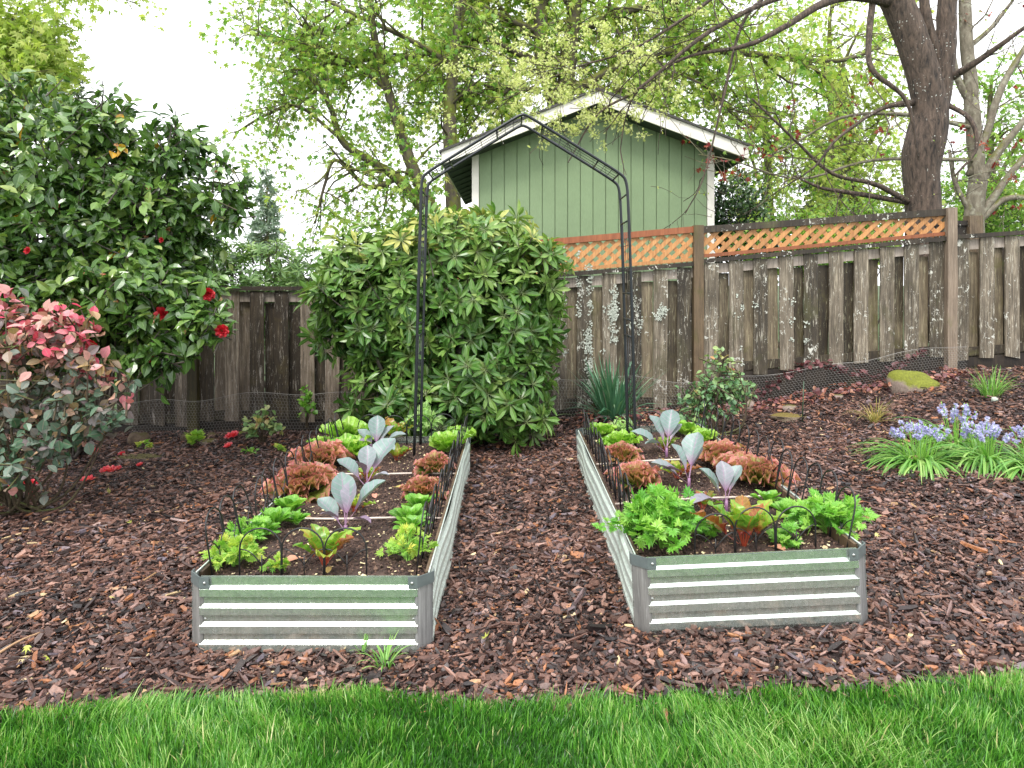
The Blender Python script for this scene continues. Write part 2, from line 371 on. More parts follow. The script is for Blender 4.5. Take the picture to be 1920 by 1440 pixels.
def soilmat():
    m, n, p, out = newmat('potting_soil_mat'); s = attr(n)
    c = ramp(n, s.outputs[0], [(0, (.018, .010, .008)), (.4, (.055, .030, .022)), (.7, (.10, .058, .042)), (.9, (.19, .115, .08)), (.93, (.55, .44, .24)), (1, (.70, .62, .38))]).outputs[0]
    nz = noise(n, 160, 5, .7, ocoord(n)); c = mix(n, 1.0, c, ramp(n, nz, [(.3, .6), (.7, 1.3)]).outputs[0], 'MULTIPLY')
    lk(n, c, p.inputs['Base Color']); p.inputs['Roughness'].default_value = .85; bump(n, p, nz, .8, .004); return m
m_soil = soilmat()
PROF = []; z = 0.29; PROF.append((.0105, z)); z -= .030; PROF.append((.0105, z))
for k in range(4):
    z -= .0112; PROF.append((0., z)); z -= .0275; PROF.append((0., z)); z -= .006; PROF.append((.0105, z))
    if k < 3: z -= .0235; PROF.append((.0105, z))
PROF.append((.0105, -.06))
BW, BL, CH, BH = .915, 2.45, .052, .29
def corrugated(G, A, B, nrm, nseg=24, wob=0.):
    """panel from A to B (xy), profile offset inward along nrm"""
    A, B, nrm = np.array(A), np.array(B), np.array(nrm); ts = np.linspace(0, 1, nseg + 1); rows = []
    rr = np.random.default_rng(int(abs(A[0] * 100 + B[1] * 10)))
    for t in ts:
        w = wob * (sin(t * pi * 3 + 1) * .006 + .003 * sin(t * 17)) * min(1, 6 * t, 6 * (1 - t))
        rows.append([(A[0] + (B[0] - A[0]) * t + nrm[0] * (d + w), A[1] + (B[1] - A[1]) * t + nrm[1] * (d + w), zz) for d, zz in PROF])
    n = len(PROF)
    for th in (0, 1):
        V = np.array(rows).reshape(-1, 3) + th * np.array([nrm[0], nrm[1], 0]) * .0015
        i = np.arange(nseg)[:, None] * n + np.arange(n - 1)[None]; q = np.stack([i, i + n, i + n + 1, i + 1], -1).reshape(-1, 4)
        G.add(V, [q if th == 0 else q[:, ::-1]])
def raised_bed(label, cx, y0, zb, roll):
    root = thing('raised_bed', label, 'raised bed', (0, 0, 0), 'galvanised raised beds'); x0, x1, y1 = -BW / 2, BW / 2, BL
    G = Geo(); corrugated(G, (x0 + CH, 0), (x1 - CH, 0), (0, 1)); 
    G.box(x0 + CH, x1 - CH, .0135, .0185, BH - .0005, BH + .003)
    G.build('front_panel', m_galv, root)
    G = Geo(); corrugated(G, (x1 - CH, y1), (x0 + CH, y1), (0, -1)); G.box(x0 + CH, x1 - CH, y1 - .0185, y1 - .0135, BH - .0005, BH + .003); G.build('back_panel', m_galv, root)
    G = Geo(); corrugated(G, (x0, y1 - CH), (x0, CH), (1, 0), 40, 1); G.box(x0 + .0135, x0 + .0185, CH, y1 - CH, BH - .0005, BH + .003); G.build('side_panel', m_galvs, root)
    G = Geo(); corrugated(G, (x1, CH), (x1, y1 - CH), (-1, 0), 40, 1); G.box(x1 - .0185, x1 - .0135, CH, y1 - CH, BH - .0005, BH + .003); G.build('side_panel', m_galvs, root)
    for sx in (-1, 1):   # inner timber lining along the long sides
        G = Geo(); xa = (x0 + .020) if sx < 0 else (x1 - .033); G.box(xa, xa + .013, CH + .02, y1 - CH - .02, .1, BH - .004, .3 + .3 * (sx > 0)); G.build('side_board', m_lining, root)
    for sx in (-1, 1):
        for sy in (0, 1):
            px = x0 if sx < 0 else x1; py = 0 if sy == 0 else y1; dy = 1 if sy == 0 else -1
            a = np.array([px, py + dy * CH * 1.06]); b = np.array([px - sx * CH * 1.06, py]); inn = norm(np.array([-sx, dy]))
            G = Geo(); o = inn * .012; q = [a, b, b + o, a + o]
            if (sx > 0) ^ (sy == 1): q = [q[1], q[0], q[3], q[2]]
            G.hexa([(*v, -.06) for v in q] + [(*v, BH - .036) for v in q], .3 + .2 * sx + .1 * sy); G.build('corner_post', m_post, root)
            G = Geo(); oo = -inn * .004
            pts = [np.array([px + sx * .003, py + dy * (CH + .025)]), a + oo, b + oo, np.array([px - sx * (CH + .035), py - dy * .003])]
            for u, v in zip(pts[:-1], pts[1:]):
                e = norm(v - u); nn = np.array([-e[1], e[0]]); nn = nn if nn.dot(inn) > 0 else -nn; q = [u, v, v + nn * .004, u + nn * .004]
                if np.cross(v - u, nn) < 0: q = [q[1], q[0], q[3], q[2]]
                G.hexa([(*w, BH - .036) for w in q] + [(*w, BH + .006) for w in q])
            br = G.build('corner_bracket', m_brk, root)
            for k in range(2 if sy == 0 else 1):
                G = Geo(); c = (px - sx * (CH + .020), -.003, BH - .016) if k == 0 else (px - sx * (CH + .016), .013, BH - .155)
                if sy == 1: c = (px - sx * (CH + .02), y1 + .003, BH - .016)
                e = -1 if sy == 0 else 1
                G.tube([(c[0], c[1], c[2]), (c[0], c[1] + e * .003, c[2]), (c[0], c[1] + e * .0045, c[2])], [.0055, .005, .002], 10); G.build('screw', m_screw, br, smooth_=True)
    rng = np.random.default_rng(int(cx * 100) + 400); G = Geo(); nx, ny = 50, 120
    X, Yy = np.meshgrid(np.linspace(x0 + .034, x1 - .034, nx), np.linspace(.02, y1 - .02, ny)); Z = SZ + .006 * np.sin(X * 9 + Yy * 4) * np.cos(Yy * 6) + rng.normal(0, .0025, X.shape)
    i = np.arange(ny - 1)[:, None] * nx + np.arange(nx - 1)[None]; CC = np.zeros((nx * ny, 3)); CC[:, 0] = rng.uniform(.1, .6, nx * ny)
    G.add(np.stack([X, Yy, Z], -1).reshape(-1, 3), [np.stack([i, i + 1, i + nx + 1, i + nx], -1).reshape(-1, 4)], CC)
    ico = np.array([(0, 0, 1), (.9, 0, .1), (0, .9, 0), (-.9, 0, .1), (0, -.9, 0)], float) * .5; tf = [np.array([(0, 1, 2), (0, 2, 3), (0, 3, 4), (0, 4, 1)])]
    N = 22000; P = np.stack([rng.uniform(x0 + .035, x1 - .035, N), rng.uniform(.02, y1 - .02, N), SZ + rng.uniform(-.002, .006, N)], 1)
    a = rng.uniform(0, 6.28, N); G.inst((ico, tf, np.full((5, 2), .5)), P, np.stack([np.cos(a), np.sin(a), rng.normal(0, .3, N)], 1), np.stack([rng.normal(0, .3, N), rng.normal(0, .3, N), np.ones(N)], 1), rng.uniform(.005, .012, N) * np.exp(rng.normal(0, .35, N)), rng.uniform(0, .92, N))
    N = 620; fl = np.array([(-.5, 0, 0), (-.2, -.4, .06), (.3, -.35, 0), (.55, .05, .1), (.2, .4, .02), (-.3, .35, .08)]); a = rng.uniform(0, 6.28, N)
    P = np.stack([rng.uniform(x0 + .035, x1 - .035, N), rng.uniform(.02, y1 - .02, N), SZ + rng.uniform(.007, .012, N)], 1)
    G.inst((fl, [np.array([(0, 1, 2, 3), (0, 3, 4, 5)])], np.full((6, 2), .5)), P, np.stack([np.cos(a), np.sin(a), rng.normal(0, .15, N)], 1), np.stack([rng.normal(0, .2, N), rng.normal(0, .2, N), np.ones(N)], 1), rng.uniform(.005, .016, N) * np.exp(rng.normal(0, .5, N)), rng.uniform(.90, 1.0, N), SX=rng.uniform(.4, 1.1, N))
    G.build('soil', m_soil, root)
    root.location = (cx, y0, zb); root.rotation_euler = (0, -roll, 0); return root
SZ = BH - .05
m_lining = woodmat('bed_lining_mat', (.05, .032, .02), (.14, .095, .06), (.26, .22, .16), moss=(.12, .13, .05), streak=.3)
LB = (-.757, 2.60, -.030, 0.0); RB = (.935, 2.68, .027, .045)
raised_bed('corrugated steel raised bed standing level on the left of the bark path', *LB)
raised_bed('corrugated steel raised bed tilted slightly uphill on the right of the bark path', *RB)
def zsoil(x, B=None):
    if x < .1: return LB[2] + SZ
    return RB[2] + SZ + RB[3] * (x - RB[0])
def onsoil(px, py):
    z = .22
    for _ in range(6):
        Y = (HC - z) * F / (py - HY); x = (px - CX) / F * Y; z = zsoil(x)
    return np.array([x, Y, z])
# irrigation tubes lying across the beds
m_tube = plain('drip_tube_mat', (.52, .44, .38), .5, var=.15)
for (lab, B, yy, sl) in (('thin pale drip tube across the left bed behind the front cabbage', LB, 3.38, .0), ('thin pale drip tube across the left bed behind the middle cabbage', LB, 4.18, .0),
                         ('thin pale drip tube across the right bed behind the tall parsley', RB, 3.50, .03), ('thin pale drip tube across the right bed in front of the back cabbage', RB, 4.27, .02)):
    G = Geo(); xs_ = np.linspace(B[0] - .42, B[0] + .42, 12); G.tube([(x, yy + sl * (x - B[0]), zsoil(x) + .014 + .003 * sin(x * 9)) for x in xs_], .0055, 8)
    setp(G.build('drip_tube', m_tube, None, (B[0], yy, zsoil(B[0])), True), lab, 'drip tube', 'drip tubes across the beds')

# ------------------------------------------------------------ wire hoop edging
m_wire = plain('black_wire_mat', (.012, .012, .013), .4)
def hoop_edging(label, A, B, nh, hgt=.185, lean=(0, 0), seed=0, low=.55, skip=()):
    rng = np.random.default_rng(seed); A, B = np.array(A, float), np.array(B, float); d = (B - A) / nh; w = np.linalg.norm(d); e = d / w
    root = thing('hoop_edging', label, 'wire edging', ((A + B) / 2), 'black wire hoop edgings in the beds')
    for k in range(nh):
        if k in skip: continue
        jit = rng.normal(0, .035, 2) if (lean[0] or lean[1]) else rng.normal(0, .01, 2); jz = rng.normal(0, .008); G = Geo()
        def pos(u, h, yo=0): return A + d * k + e * u + np.array([(lean[0] + jit[0]) * h + yo * .004, (lean[1] + jit[1]) * h + yo * .004, h])
        r = w / 2
        def arch(u0, u1, top, yo):
            rr = (u1 - u0) / 2; st = top - rr; P = [pos(u0, -.03, yo), pos(u0, st * .5, yo)]
            for a in np.linspace(pi, 0, 13): P.append(pos((u0 + u1) / 2 + rr * cos(a), st + rr * sin(a), yo))
            P += [pos(u1, st * .5, yo), pos(u1, -.03, yo)]; return P
        G.tube(arch(.002, w - .002, hgt + jz, 0), .0034, 6)
        G.tube([pos(r, -.03, 1), pos(r, hgt * .42 + jz, 1)], .0024, 6)
        P = [pos(-r * 0 , 0, 1)]
        a1 = [pos(r + r * cos(a), hgt * low + jz - r * .8 * (1 - sin(a)), 1) for a in np.linspace(pi * .5, 0, 7)]
        # half arcs: low arch spans from stake to stake, centred on the tall legs
        L1 = [pos(u, hgt * low + jz - r * .75 * (u / r) ** 2, 1) for u in np.linspace(0, r, 6)]; L2 = [pos(w - u, hgt * low + jz - r * .75 * (u / r) ** 2, 1) for u in np.linspace(0, r, 6)]
        G.tube(L1, .0023, 6); G.tube(L2, .0023, 6)
        G.build('hoop', m_wire, root, smooth_=True)
    return root
def S_(x, y): return (x, y, zsoil(x))
hoop_edging('black wire hoop edging across the front of the left bed', S_(-1.07, 2.74), S_(-.568, 2.74), 3, .185, (0, 0), 1)
hoop_edging('black wire hoop edging across the front of the right bed', S_(.73, 2.80), S_(1.235, 2.84), 3, .175, (0, 0), 2)
hoop_edging('black wire hoop edging leaning outward along the left side of the left bed', S_(-1.165, 2.72), S_(-1.165, 4.95), 14, .25, (-.18, 0), 3)
hoop_edging('black wire hoop edging along the path side of the left bed', S_(-.375, 2.74), S_(-.345, 4.95), 13, .25, (.12, 0), 4)
hoop_edging('black wire hoop edging along the path side of the right bed', S_(.535, 2.95), S_(.525, 5.0), 13, .24, (-.08, 0), 5)
hoop_edging('black wire hoop edging leaning outward along the far right side of the right bed', S_(1.34, 2.80), S_(1.31, 5.05), 15, .25, (.20, 0), 6)
hoop_edging('black wire hoop edging across the back of the left bed', S_(-1.10, 4.985), S_(-.40, 4.985), 4, .22, (0, 0), 7)
hoop_edging('black wire hoop edging across the back of the right bed', S_(.57, 5.06), S_(1.27, 5.06), 4, .16, (0, 0), 8)

# ------------------------------------------------------------ garden arch
def garden_arch():
    mt = plain('black_arch_tube_mat', (.018, .021, .025), .35, .3)
    Yf, Yb = 4.66, 4.98; root = thing('garden_arch', 'tall black tubular garden arch with pointed top spanning both beds', 'garden arch', (.085, 4.82, .23))
    def frame(Y):
        s = Yf / F
        k = [(-.652, .20), (-.628, 1.2), (-.606, 2.00), (-.595, 2.075), (-.54, 2.12), (0.035, 2.475), (.075, 2.49), (.115, 2.475), (.70, 2.11), (.755, 2.065), (.772, 1.98), (.800, 1.2), (.825, .20)]
        P = np.array(k); out = []
        for i in range(len(P) - 1):
            n = 6
            for t in np.arange(n) / n: out.append(P[i] * (1 - t) + P[i + 1] * t)
        out.append(P[-1]); out = np.array(out)
        for _ in range(3): out[1:-1] = (out[:-2] + 2 * out[1:-1] + out[2:]) / 4
        return [(x, Y, z) for x, z in out]
    for Y, nm in ((Yf, 'front_frame'), (Yb, 'back_frame')):
        G = Geo(); G.tube(frame(Y), .0098, 10)
        G.build(nm, mt, root, smooth_=True)
    def panel(nm, A, B, rungs, nw=3, seed=0):
        A, B = np.array(A), np.array(B); G = Geo()
        for t in rungs:
            p = A + (B - A) * t; G.tube([(p[0], Yf, p[1]), (p[0], Yb, p[1])], .006, 8)
        t0, t1 = rungs[0], rungs[-1]
        for a, b in zip(rungs[:-1], rungs[1:]):
            if b - a < .12: continue
            for j in range(nw):
                y = Yf + (Yb - Yf) * (j + 1) / (nw + 1); p = A + (B - A) * a; q = A + (B - A) * b
                G.tube([(p[0], y, p[1]), (q[0], y, q[1])], .0022, 5)
            for c in np.linspace(a, b, 4)[1:-1]:
                p = A + (B - A) * c; G.tube([(p[0], Yf, p[1]), (p[0], Yb, p[1])], .0022, 5)
        G.build(nm, mt, root, smooth_=True)
    panel('side_ladder', (-.648, .35), (-.606, 2.0), [0.02, .40, .45, .86, .99])
    panel('side_ladder', (.821, .35), (.772, 1.98), [0.02, .40, .47, .58, .88, .99])
    panel('roof_ladder', (-.56, 2.105), (.075, 2.49), [.0, .22, .72, .985])
    panel('roof_ladder', (.72, 2.10), (.075, 2.49), [.0, .22, .80])
garden_arch()

# ------------------------------------------------------------ fences
YF = 6.80
m_board = woodmat('weathered_board_mat', (.018, .014, .009), (.120, .104, .082), (.48, .45, .37), moss=(.050, .048, .012), lich=.9, streak=.8)
m_boardl = woodmat('dark_weathered_board_mat', (.022, .017, .013), (.150, .125, .102), (.46, .42, .37), moss=(.07, .050, .012), lich=.0, streak=.7)
m_back = woodmat('recessed_board_mat', (.025, .018, .010), (.12, .10, .07), (.40, .38, .25), moss=(.085, .078, .018), lich=.25, streak=.5)
m_rail = woodmat('grey_rail_mat', (.12, .10, .09), (.27, .245, .23), (.42, .39, .37), lich=.3, streak=.3)
m_cap = woodmat('mossy_cap_rail_mat', (.015, .011, .008), (.055, .042, .03), (.16, .14, .10), moss=(.06, .07, .012), lich=.8, streak=.2)
m_kick = woodmat('dark_kick_board_mat', (.015, .011, .008), (.05, .036, .025), (.11, .085, .06), moss=(.05, .05, .014), streak=.15)
m_lat = woodmat('orange_lattice_mat', (.30, .125, .04), (.48, .235, .085), (.62, .37, .17), streak=.1, wet=.5, even=True)
m_redrail = woodmat('red_cedar_rail_mat', (.16, .045, .015), (.27, .085, .03), (.36, .14, .06), streak=.1, wet=.45, even=True)
m_fpost = woodmat('fence_post_mat', (.05, .036, .022), (.14, .105, .07), (.28, .25, .19), moss=(.10, .09, .02), lich=.3, streak=.3)
def lin(x0, z0, x1, z1): return lambda x: z0 + (z1 - z0) * (x - x0) / (x1 - x0)
def slab(G, x0, x1, zl, zh, y0, y1, t=.5, n=1):
    xs_ = np.linspace(x0, x1, n + 1)
    for a, b in zip(xs_[:-1], xs_[1:]):
        G.hexa([(a, y0, zl(a)), (b, y0, zl(b)), (b, y1, zl(b)), (a, y1, zl(a)), (a, y0, zh(a)), (b, y0, zh(b)), (b, y1, zh(b)), (a, y1, zh(a))], t)
def jboard(G, rng, x0, x1, zb, zt, y, th, t, lean=0.006):
    """one weathered board: slightly crooked, chipped foot"""
    n = 7; fs = np.linspace(0, 1, n); o = rng.normal(0, .0016, n) + rng.normal(0, lean) * (fs - .5); o2 = rng.normal(0, .0016, n); yy = y + rng.normal(0, .004) + rng.normal(0, .004) * fs
    zz = zb + (zt - zb) * fs; V = []
    for i in range(n):
        e = rng.normal(0, .006) if i == 0 else 0
        V += [(x0 + o[i], yy[i], zz[i] + e), (x1 + o[i] + o2[i], yy[i], zz[i] - e), (x1 + o[i] + o2[i], yy[i] + th, zz[i] - e), (x0 + o[i], yy[i] + th, zz[i] + e)]
    F_ = [(0, 3, 2, 1), (4 * n - 4, 4 * n - 3, 4 * n - 2, 4 * n - 1)]
    for i in range(n - 1):
        a = 4 * i
        for j in range(4): F_.append((a + j, a + (j + 1) % 4, a + 4 + (j + 1) % 4, a + 4 + j))
    G.add(V, [np.array(F_)], (t, .5, .5))
def fence_section(label, x0, x1, top, bot, mfront, seed, lattice=None, capt=None, ground=None, gaps=0):
    """top/bot: functions of x, board heights. lattice=(bottom fn, top fn, red cap?)"""
    rng = np.random.default_rng(seed); root = thing('fence_section', label, 'fence', ((x0 + x1) / 2, YF, float(H((x0 + x1) / 2, YF))), 'fence sections along the back of the garden')
    pitch = (x1 - x0) / 10; Gf, Gb = Geo(), Geo()
    for k in range(10):
        c = x0 + pitch * (k + .5) + rng.normal(0, .004)
        jboard(Gf, rng, c - .068, c + .068, bot(c) + rng.normal(0, .012), top(c) - .01, YF - .03, .018, rng.random())
        c2 = c + pitch / 2
        if k < 9 or True:
            w = .068 - (gaps and rng.random() < .35) * .018
            jboard(Gb, rng, c2 - w, min(c2 + w, x1 + .05), bot(c2) + .01, top(c2) - .12 + rng.normal(0, .012), YF + .028, .018, rng.random())
    c = x0 + .0
    jboard(Gb, rng, c - .06, c + .07, bot(c + .03) + .01, top(c + .03) - .12, YF + .028, .018, rng.random())
    Gf.build('front_boards', mfront, root); Gb.build('recessed_boards', m_back if mfront is m_board else m_boardl, root)
    G = Geo(); slab(G, x0, x1, lambda x: top(x) - .115, lambda x: top(x) - .02, YF - .010, YF + .026, .7, 1); G.build('rail', m_rail, root)
    G = Geo(); slab(G, x0, x1, lambda x: bot(x) + .03, lambda x: bot(x) + .11, YF - .010, YF + .026, .1, 1); G.build('rail', m_back, root)
    G = Geo(); slab(G, x0, x1, lambda x: top(x) - .005, lambda x: top(x) + .035, YF - .055, YF + .07, .4, 6)
    G.build('cap_rail', m_cap, root)
    G = Geo(); slab(G, x0, x1, lambda x: float(H(x, YF)) - .25, lambda x: bot(x) + .015, YF - .008, YF + .03, .2, 6); G.build('kick_board', m_kick, root)
    if lattice:
        lo, hi, red = lattice; Gl, Gk = Geo(), Geo(); lw = .0205; sl = (hi(x1) - hi(x0)) / (x1 - x0)
        a, b = x0 + .05, x1 - .05
        for (GG, sgn, y, off) in ((Gl, 1, YF - .022, 0), (Gk, -1, YF - .012, .06)):
            for k in range(-5, 24):
                xs0 = a + off + k * .124
                ts = []
                # centre line x = xs0 + s, z = lo(xs0) + (+/-)s ... clip between lo and hi
                for sgn2 in (1,):
                    N = 60; s_ = np.linspace(-.5, .9, N * 4); X = xs0 + sgn * s_; Zc = lo(xs0) + s_ * .95
                    ok = (Zc > lo(X) - .0) & (Zc < hi(X) + .0) & (X > a - .03) & (X < b + .03)
                    if ok.sum() < 8: continue
                    sa, sb = s_[ok][0], s_[ok][-1]
                    P0 = np.array([xs0 + sgn * sa, lo(xs0) + sa * .95]); P1 = np.array([xs0 + sgn * sb, lo(xs0) + sb * .95]); e = norm(P1 - P0); nn = np.array([-e[1], e[0]]) * lw
                    P0 = P0 - e * .02; P1 = P1 + e * .02
                    q = [P0 + nn, P0 - nn, P1 - nn, P1 + nn]
                    V = [(v[0], y, v[1]) for v in q] + [(v[0], y + .009, v[1]) for v in q]
                    GG.add(V, [[(0, 1, 2, 3), (7, 6, 5, 4), (0, 4, 5, 1), (1, 5, 6, 2), (2, 6, 7, 3), (3, 7, 4, 0)]], (rng.random(), .5, .5))
        Gl.build('lattice_strips', m_lat, root); Gk.build('lattice_strips', m_lat, root)
        G = Geo(); slab(G, a, b, lambda x: lo(x) - .012, lambda x: lo(x) + .022, YF - .036, YF - .0235, .3); 
        G.build('lattice_trim', m_redrail if not red else m_lat, root)
        G = Geo(); slab(G, x0 + (.0 if red else .04), x1 - .045, lambda x: hi(x) - .03, lambda x: hi(x) + (.03 if red else .034), YF - .045, YF + .05, .5, 5); G.build('lattice_cap', m_redrail if red else m_cap, root)
    return root
l_top = lambda x: 1.305
def lat_bot(x): return float(H(x, YF)) + .13
P = [-5.52, -3.08, -.64, 1.80, 4.24, 6.68]
fence_section('dark weathered fence section behind the rose and camellia on the left', P[0], P[1], l_top, lambda x: -.02, m_boardl, 11, gaps=1)
fence_section('brown weathered fence section between the camellia and the rhododendron', P[1], P[2], l_top, lambda x: .02, m_boardl, 12)
b1, t1 = lin(-.64, 1.40, 1.80, 1.60), lin(-.64, 1.68, 1.80, 1.895); b2, t2 = lin(1.80, 1.625, 4.24, 1.85), lin(1.80, 1.885, 4.24, 2.06)
fence_section('lichen covered fence section with red capped lattice right of the rhododendron', P[2], P[3], lambda x: b1(x) - .055, lambda x: .12 + .02 * max(0, x), m_board, 13, (b1, t1, True))
fence_section('lichen speckled fence section with mossy capped lattice below the big tree trunk', P[3], P[4], lambda x: b2(x) - .06, lin(1.8, .46, 4.24, .66), m_board, 14, (b2, t2, False))
fence_section('weathered fence section without lattice at the far right edge', P[4], P[5], lin(4.24, 1.80, 6.68, 1.96), lin(4.24, .62, 6.68, .82), m_board, 15)
for k, (x, zt, lab) in enumerate([(P[1], 1.29, 'mossy green fence post beneath the camellia'), (P[2], 1.70, 'fence post hidden behind the rhododendron'), (P[3], 1.93, 'dark mossy fence post between the two lattice sections'), (P[4], 2.10, 'tall grey fence post at the right end of the lattice')]):
    if k == 1: continue
    G = Geo(); w = .046 if k != 2 else .047; y0 = YF - .075; z0 = float(H(x, YF)) - .2
    n = 8; rngp = np.random.default_rng(k); zz = np.linspace(z0, zt, n)
    V = []; 
    for z in zz:
        o = rngp.normal(0, .0015, 2); V += [(x - w + o[0], y0, z), (x + w + o[1], y0, z), (x + w + o[1], y0 + .09, z), (x - w + o[0], y0 + .09, z)]
    F_ = [(0, 3, 2, 1), (4 * n - 4, 4 * n - 3, 4 * n - 2, 4 * n - 1)] + [(4 * i + j, 4 * i + (j + 1) % 4, 4 * i + 4 + (j + 1) % 4, 4 * i + 4 + j) for i in range(n - 1) for j in range(4)]
    G.add(V, [np.array(F_)], (.2 + .3 * k, .5, .5))
    m_cap2 = 0; mats = [woodmat('mossy_post_mat', (.05, .045, .012), (.13, .12, .035), (.22, .2, .07), streak=.2), None, m_cap and woodmat('dark_post_mat', (.035, .025, .014), (.085, .06, .035), (.16, .12, .08), moss=(.07, .065, .012), streak=.2), woodmat('grey_fence_post_mat', (.05, .04, .03), (.15, .12, .095), (.29, .26, .22), moss=(.12, .12, .04), streak=.3)]
    setp(G.build('fence_post', mats[k], None, (x, YF, z0)), lab, 'fence post', 'posts of the back fence')
# neighbour's fence running away behind the right post
G = Geo(); x, y = 4.85, 7.35; z = 1.35 + (535 - 405) / F * y
root = thing('neighbour_fence', 'dark neighbouring fence with short mossy post behind the right end of the lattice', 'fence', (x, y, .5))
G.box(x - .07, x + .07, y - .05, y + .06, .4, z, .6); G.build('post', m_fpost, root)
G = Geo(); G.box(x - .40, x - .071, y + .0, y + .03, 1.7, z - .1, .2); G.box(x + .071, x + 2.5, y, y + .03, .5, z - .22, .4); G.build('boards', m_cap, root)
G = Geo(); G.box(x - .42, x - .071, y - .02, y + .05, z - .1, z - .05, .2); G.build('cap_rail', m_cap, root)

# lichen tufts on the boards right of the rhododendron
def lichen():
    rng = np.random.default_rng(77); m = plain('pale_lichen_mat', (.42, .45, .39), .9, var=.3, scale=60); G = Geo()
    t = np.array([(0, 0, .0), (.5, 0, .35), (.2, .5, .25), (-.35, .4, .4), (-.5, -.1, .3), (-.1, -.5, .4), (.35, -.4, .25)]); f = [np.array([(0, 1, 2), (0, 2, 3), (0, 3, 4), (0, 4, 5), (0, 5, 6), (0, 6, 1)])]
    cols = [(1075, 430, 670, 16), (1108, 470, 790, 40), (1153, 500, 640, 26), (1190, 520, 650, 16), (1243, 555, 600, 14), (1340, 540, 690, 7), (1108, 600, 690, 20), (1150, 560, 600, 10), (1395, 520, 700, 6), (1500, 520, 650, 6)]
    P = []
    for (px, a, b, n) in cols:
        for _ in range(n):
            c = at(px + rng.normal(0, 6), rng.uniform(a + 20, b), YF - .034); k = round((c[0] + .64) / .244 - .5); c[0] = np.clip(c[0], -.64 + .244 * (k + .5) - .055, -.64 + .244 * (k + .5) + .055)
            for __ in range(rng.integers(5, 14)): P.append(c + np.array([rng.normal(0, .014), rng.uniform(-.003, .001), rng.normal(0, .018)]))
    P = np.array(P); N = len(P); a = rng.uniform(0, 6.28, N); D = np.stack([np.cos(a), 0 * a, np.sin(a)], 1); U = np.tile([0, -1.0, .1], (N, 1)) + rng.normal(0, .35, (N, 3))
    G.inst((t, f, np.full((7, 2), .5)), P, D, U, rng.uniform(.008, .019, N), rng.random(N), SZ=np.full(N, .5))
    setp(G.build('lichen', m, smooth_=True), 'pale grey lichen tufts growing on the fence boards', 'lichen', kind='stuff')
lichen()

# chicken wire
def chicken_wire():
    mw = plain('wire_netting_mat', (.30, .29, .27), .5, .4); root = thing('chicken_wire', 'low chicken wire netting standing along the foot of the fence', 'wire netting', (0.4, 6.55, 0.0))
    def band(xa, xb, seed):
        rng = np.random.default_rng(seed); G = Geo(); s = .0165; wx, hz = s * sqrt3, s * 1.5; nx = int((xb - xa) / wx); rows = 14; E = []
        def warp(u, v):
            x = xa + u; y = 6.56 + .03 * sin(x * 3.1) + .015 * sin(x * 11) ; z0 = float(H(x, 6.56))
            top = .36 + .04 * sin(x * 2.2) + .02 * sin(x * 7); top = top * (1 - .25 * float(smooth(2.2, 3.0, x))) ; return (x, y + .03 * v / .35, z0 - .01 + v * top / .345)
        for r in range(rows):
            for c in range(nx):
                ox = (r % 2) * wx / 2; cx_ = c * wx + ox; cy = r * hz
                p = [(cx_, cy + s), (cx_ + wx / 2, cy + s / 2), (cx_ + wx / 2, cy - s / 2)]; p2 = (cx_ - wx / 2, cy + s / 2)
                E.append((p[0], p[1])); E.append((p[0], p2)); E.append((p[1], p[2]))
        E = np.array([[warp(*a), warp(*b)] for a, b in E]); A, B = E[:, 0], E[:, 1]; D = norm(B - A); r = .0008
        U = norm(np.cross(D, [0, 1, 0.01])); Wv = np.cross(D, U); N = len(A); V = np.zeros((N, 6, 3))
        for k in range(3):
            o = r * (cos(k * 2.094) * U + sin(k * 2.094) * Wv); V[:, k] = A + o; V[:, 3 + k] = B + o
        q = np.array([(0, 1, 4, 3), (1, 2, 5, 4), (2, 0, 3, 5)]); G.add(V.reshape(-1, 3), [(q[None] + (np.arange(N) * 6)[:, None, None]).reshape(-1, 4)])
        xs_ = np.linspace(xa, xb, 80); G.tube([warp(x - xa, rows * hz) for x in xs_], .0016, 4)
        G.build('netting', mw, root)
    band(-3.6, -1.5, 1); band(.2, 4.3, 2)
    G = Geo(); mp = plain('green_stake_mat', (.02, .05, .025), .5)
sqrt3 = math.sqrt(3)
chicken_wire()

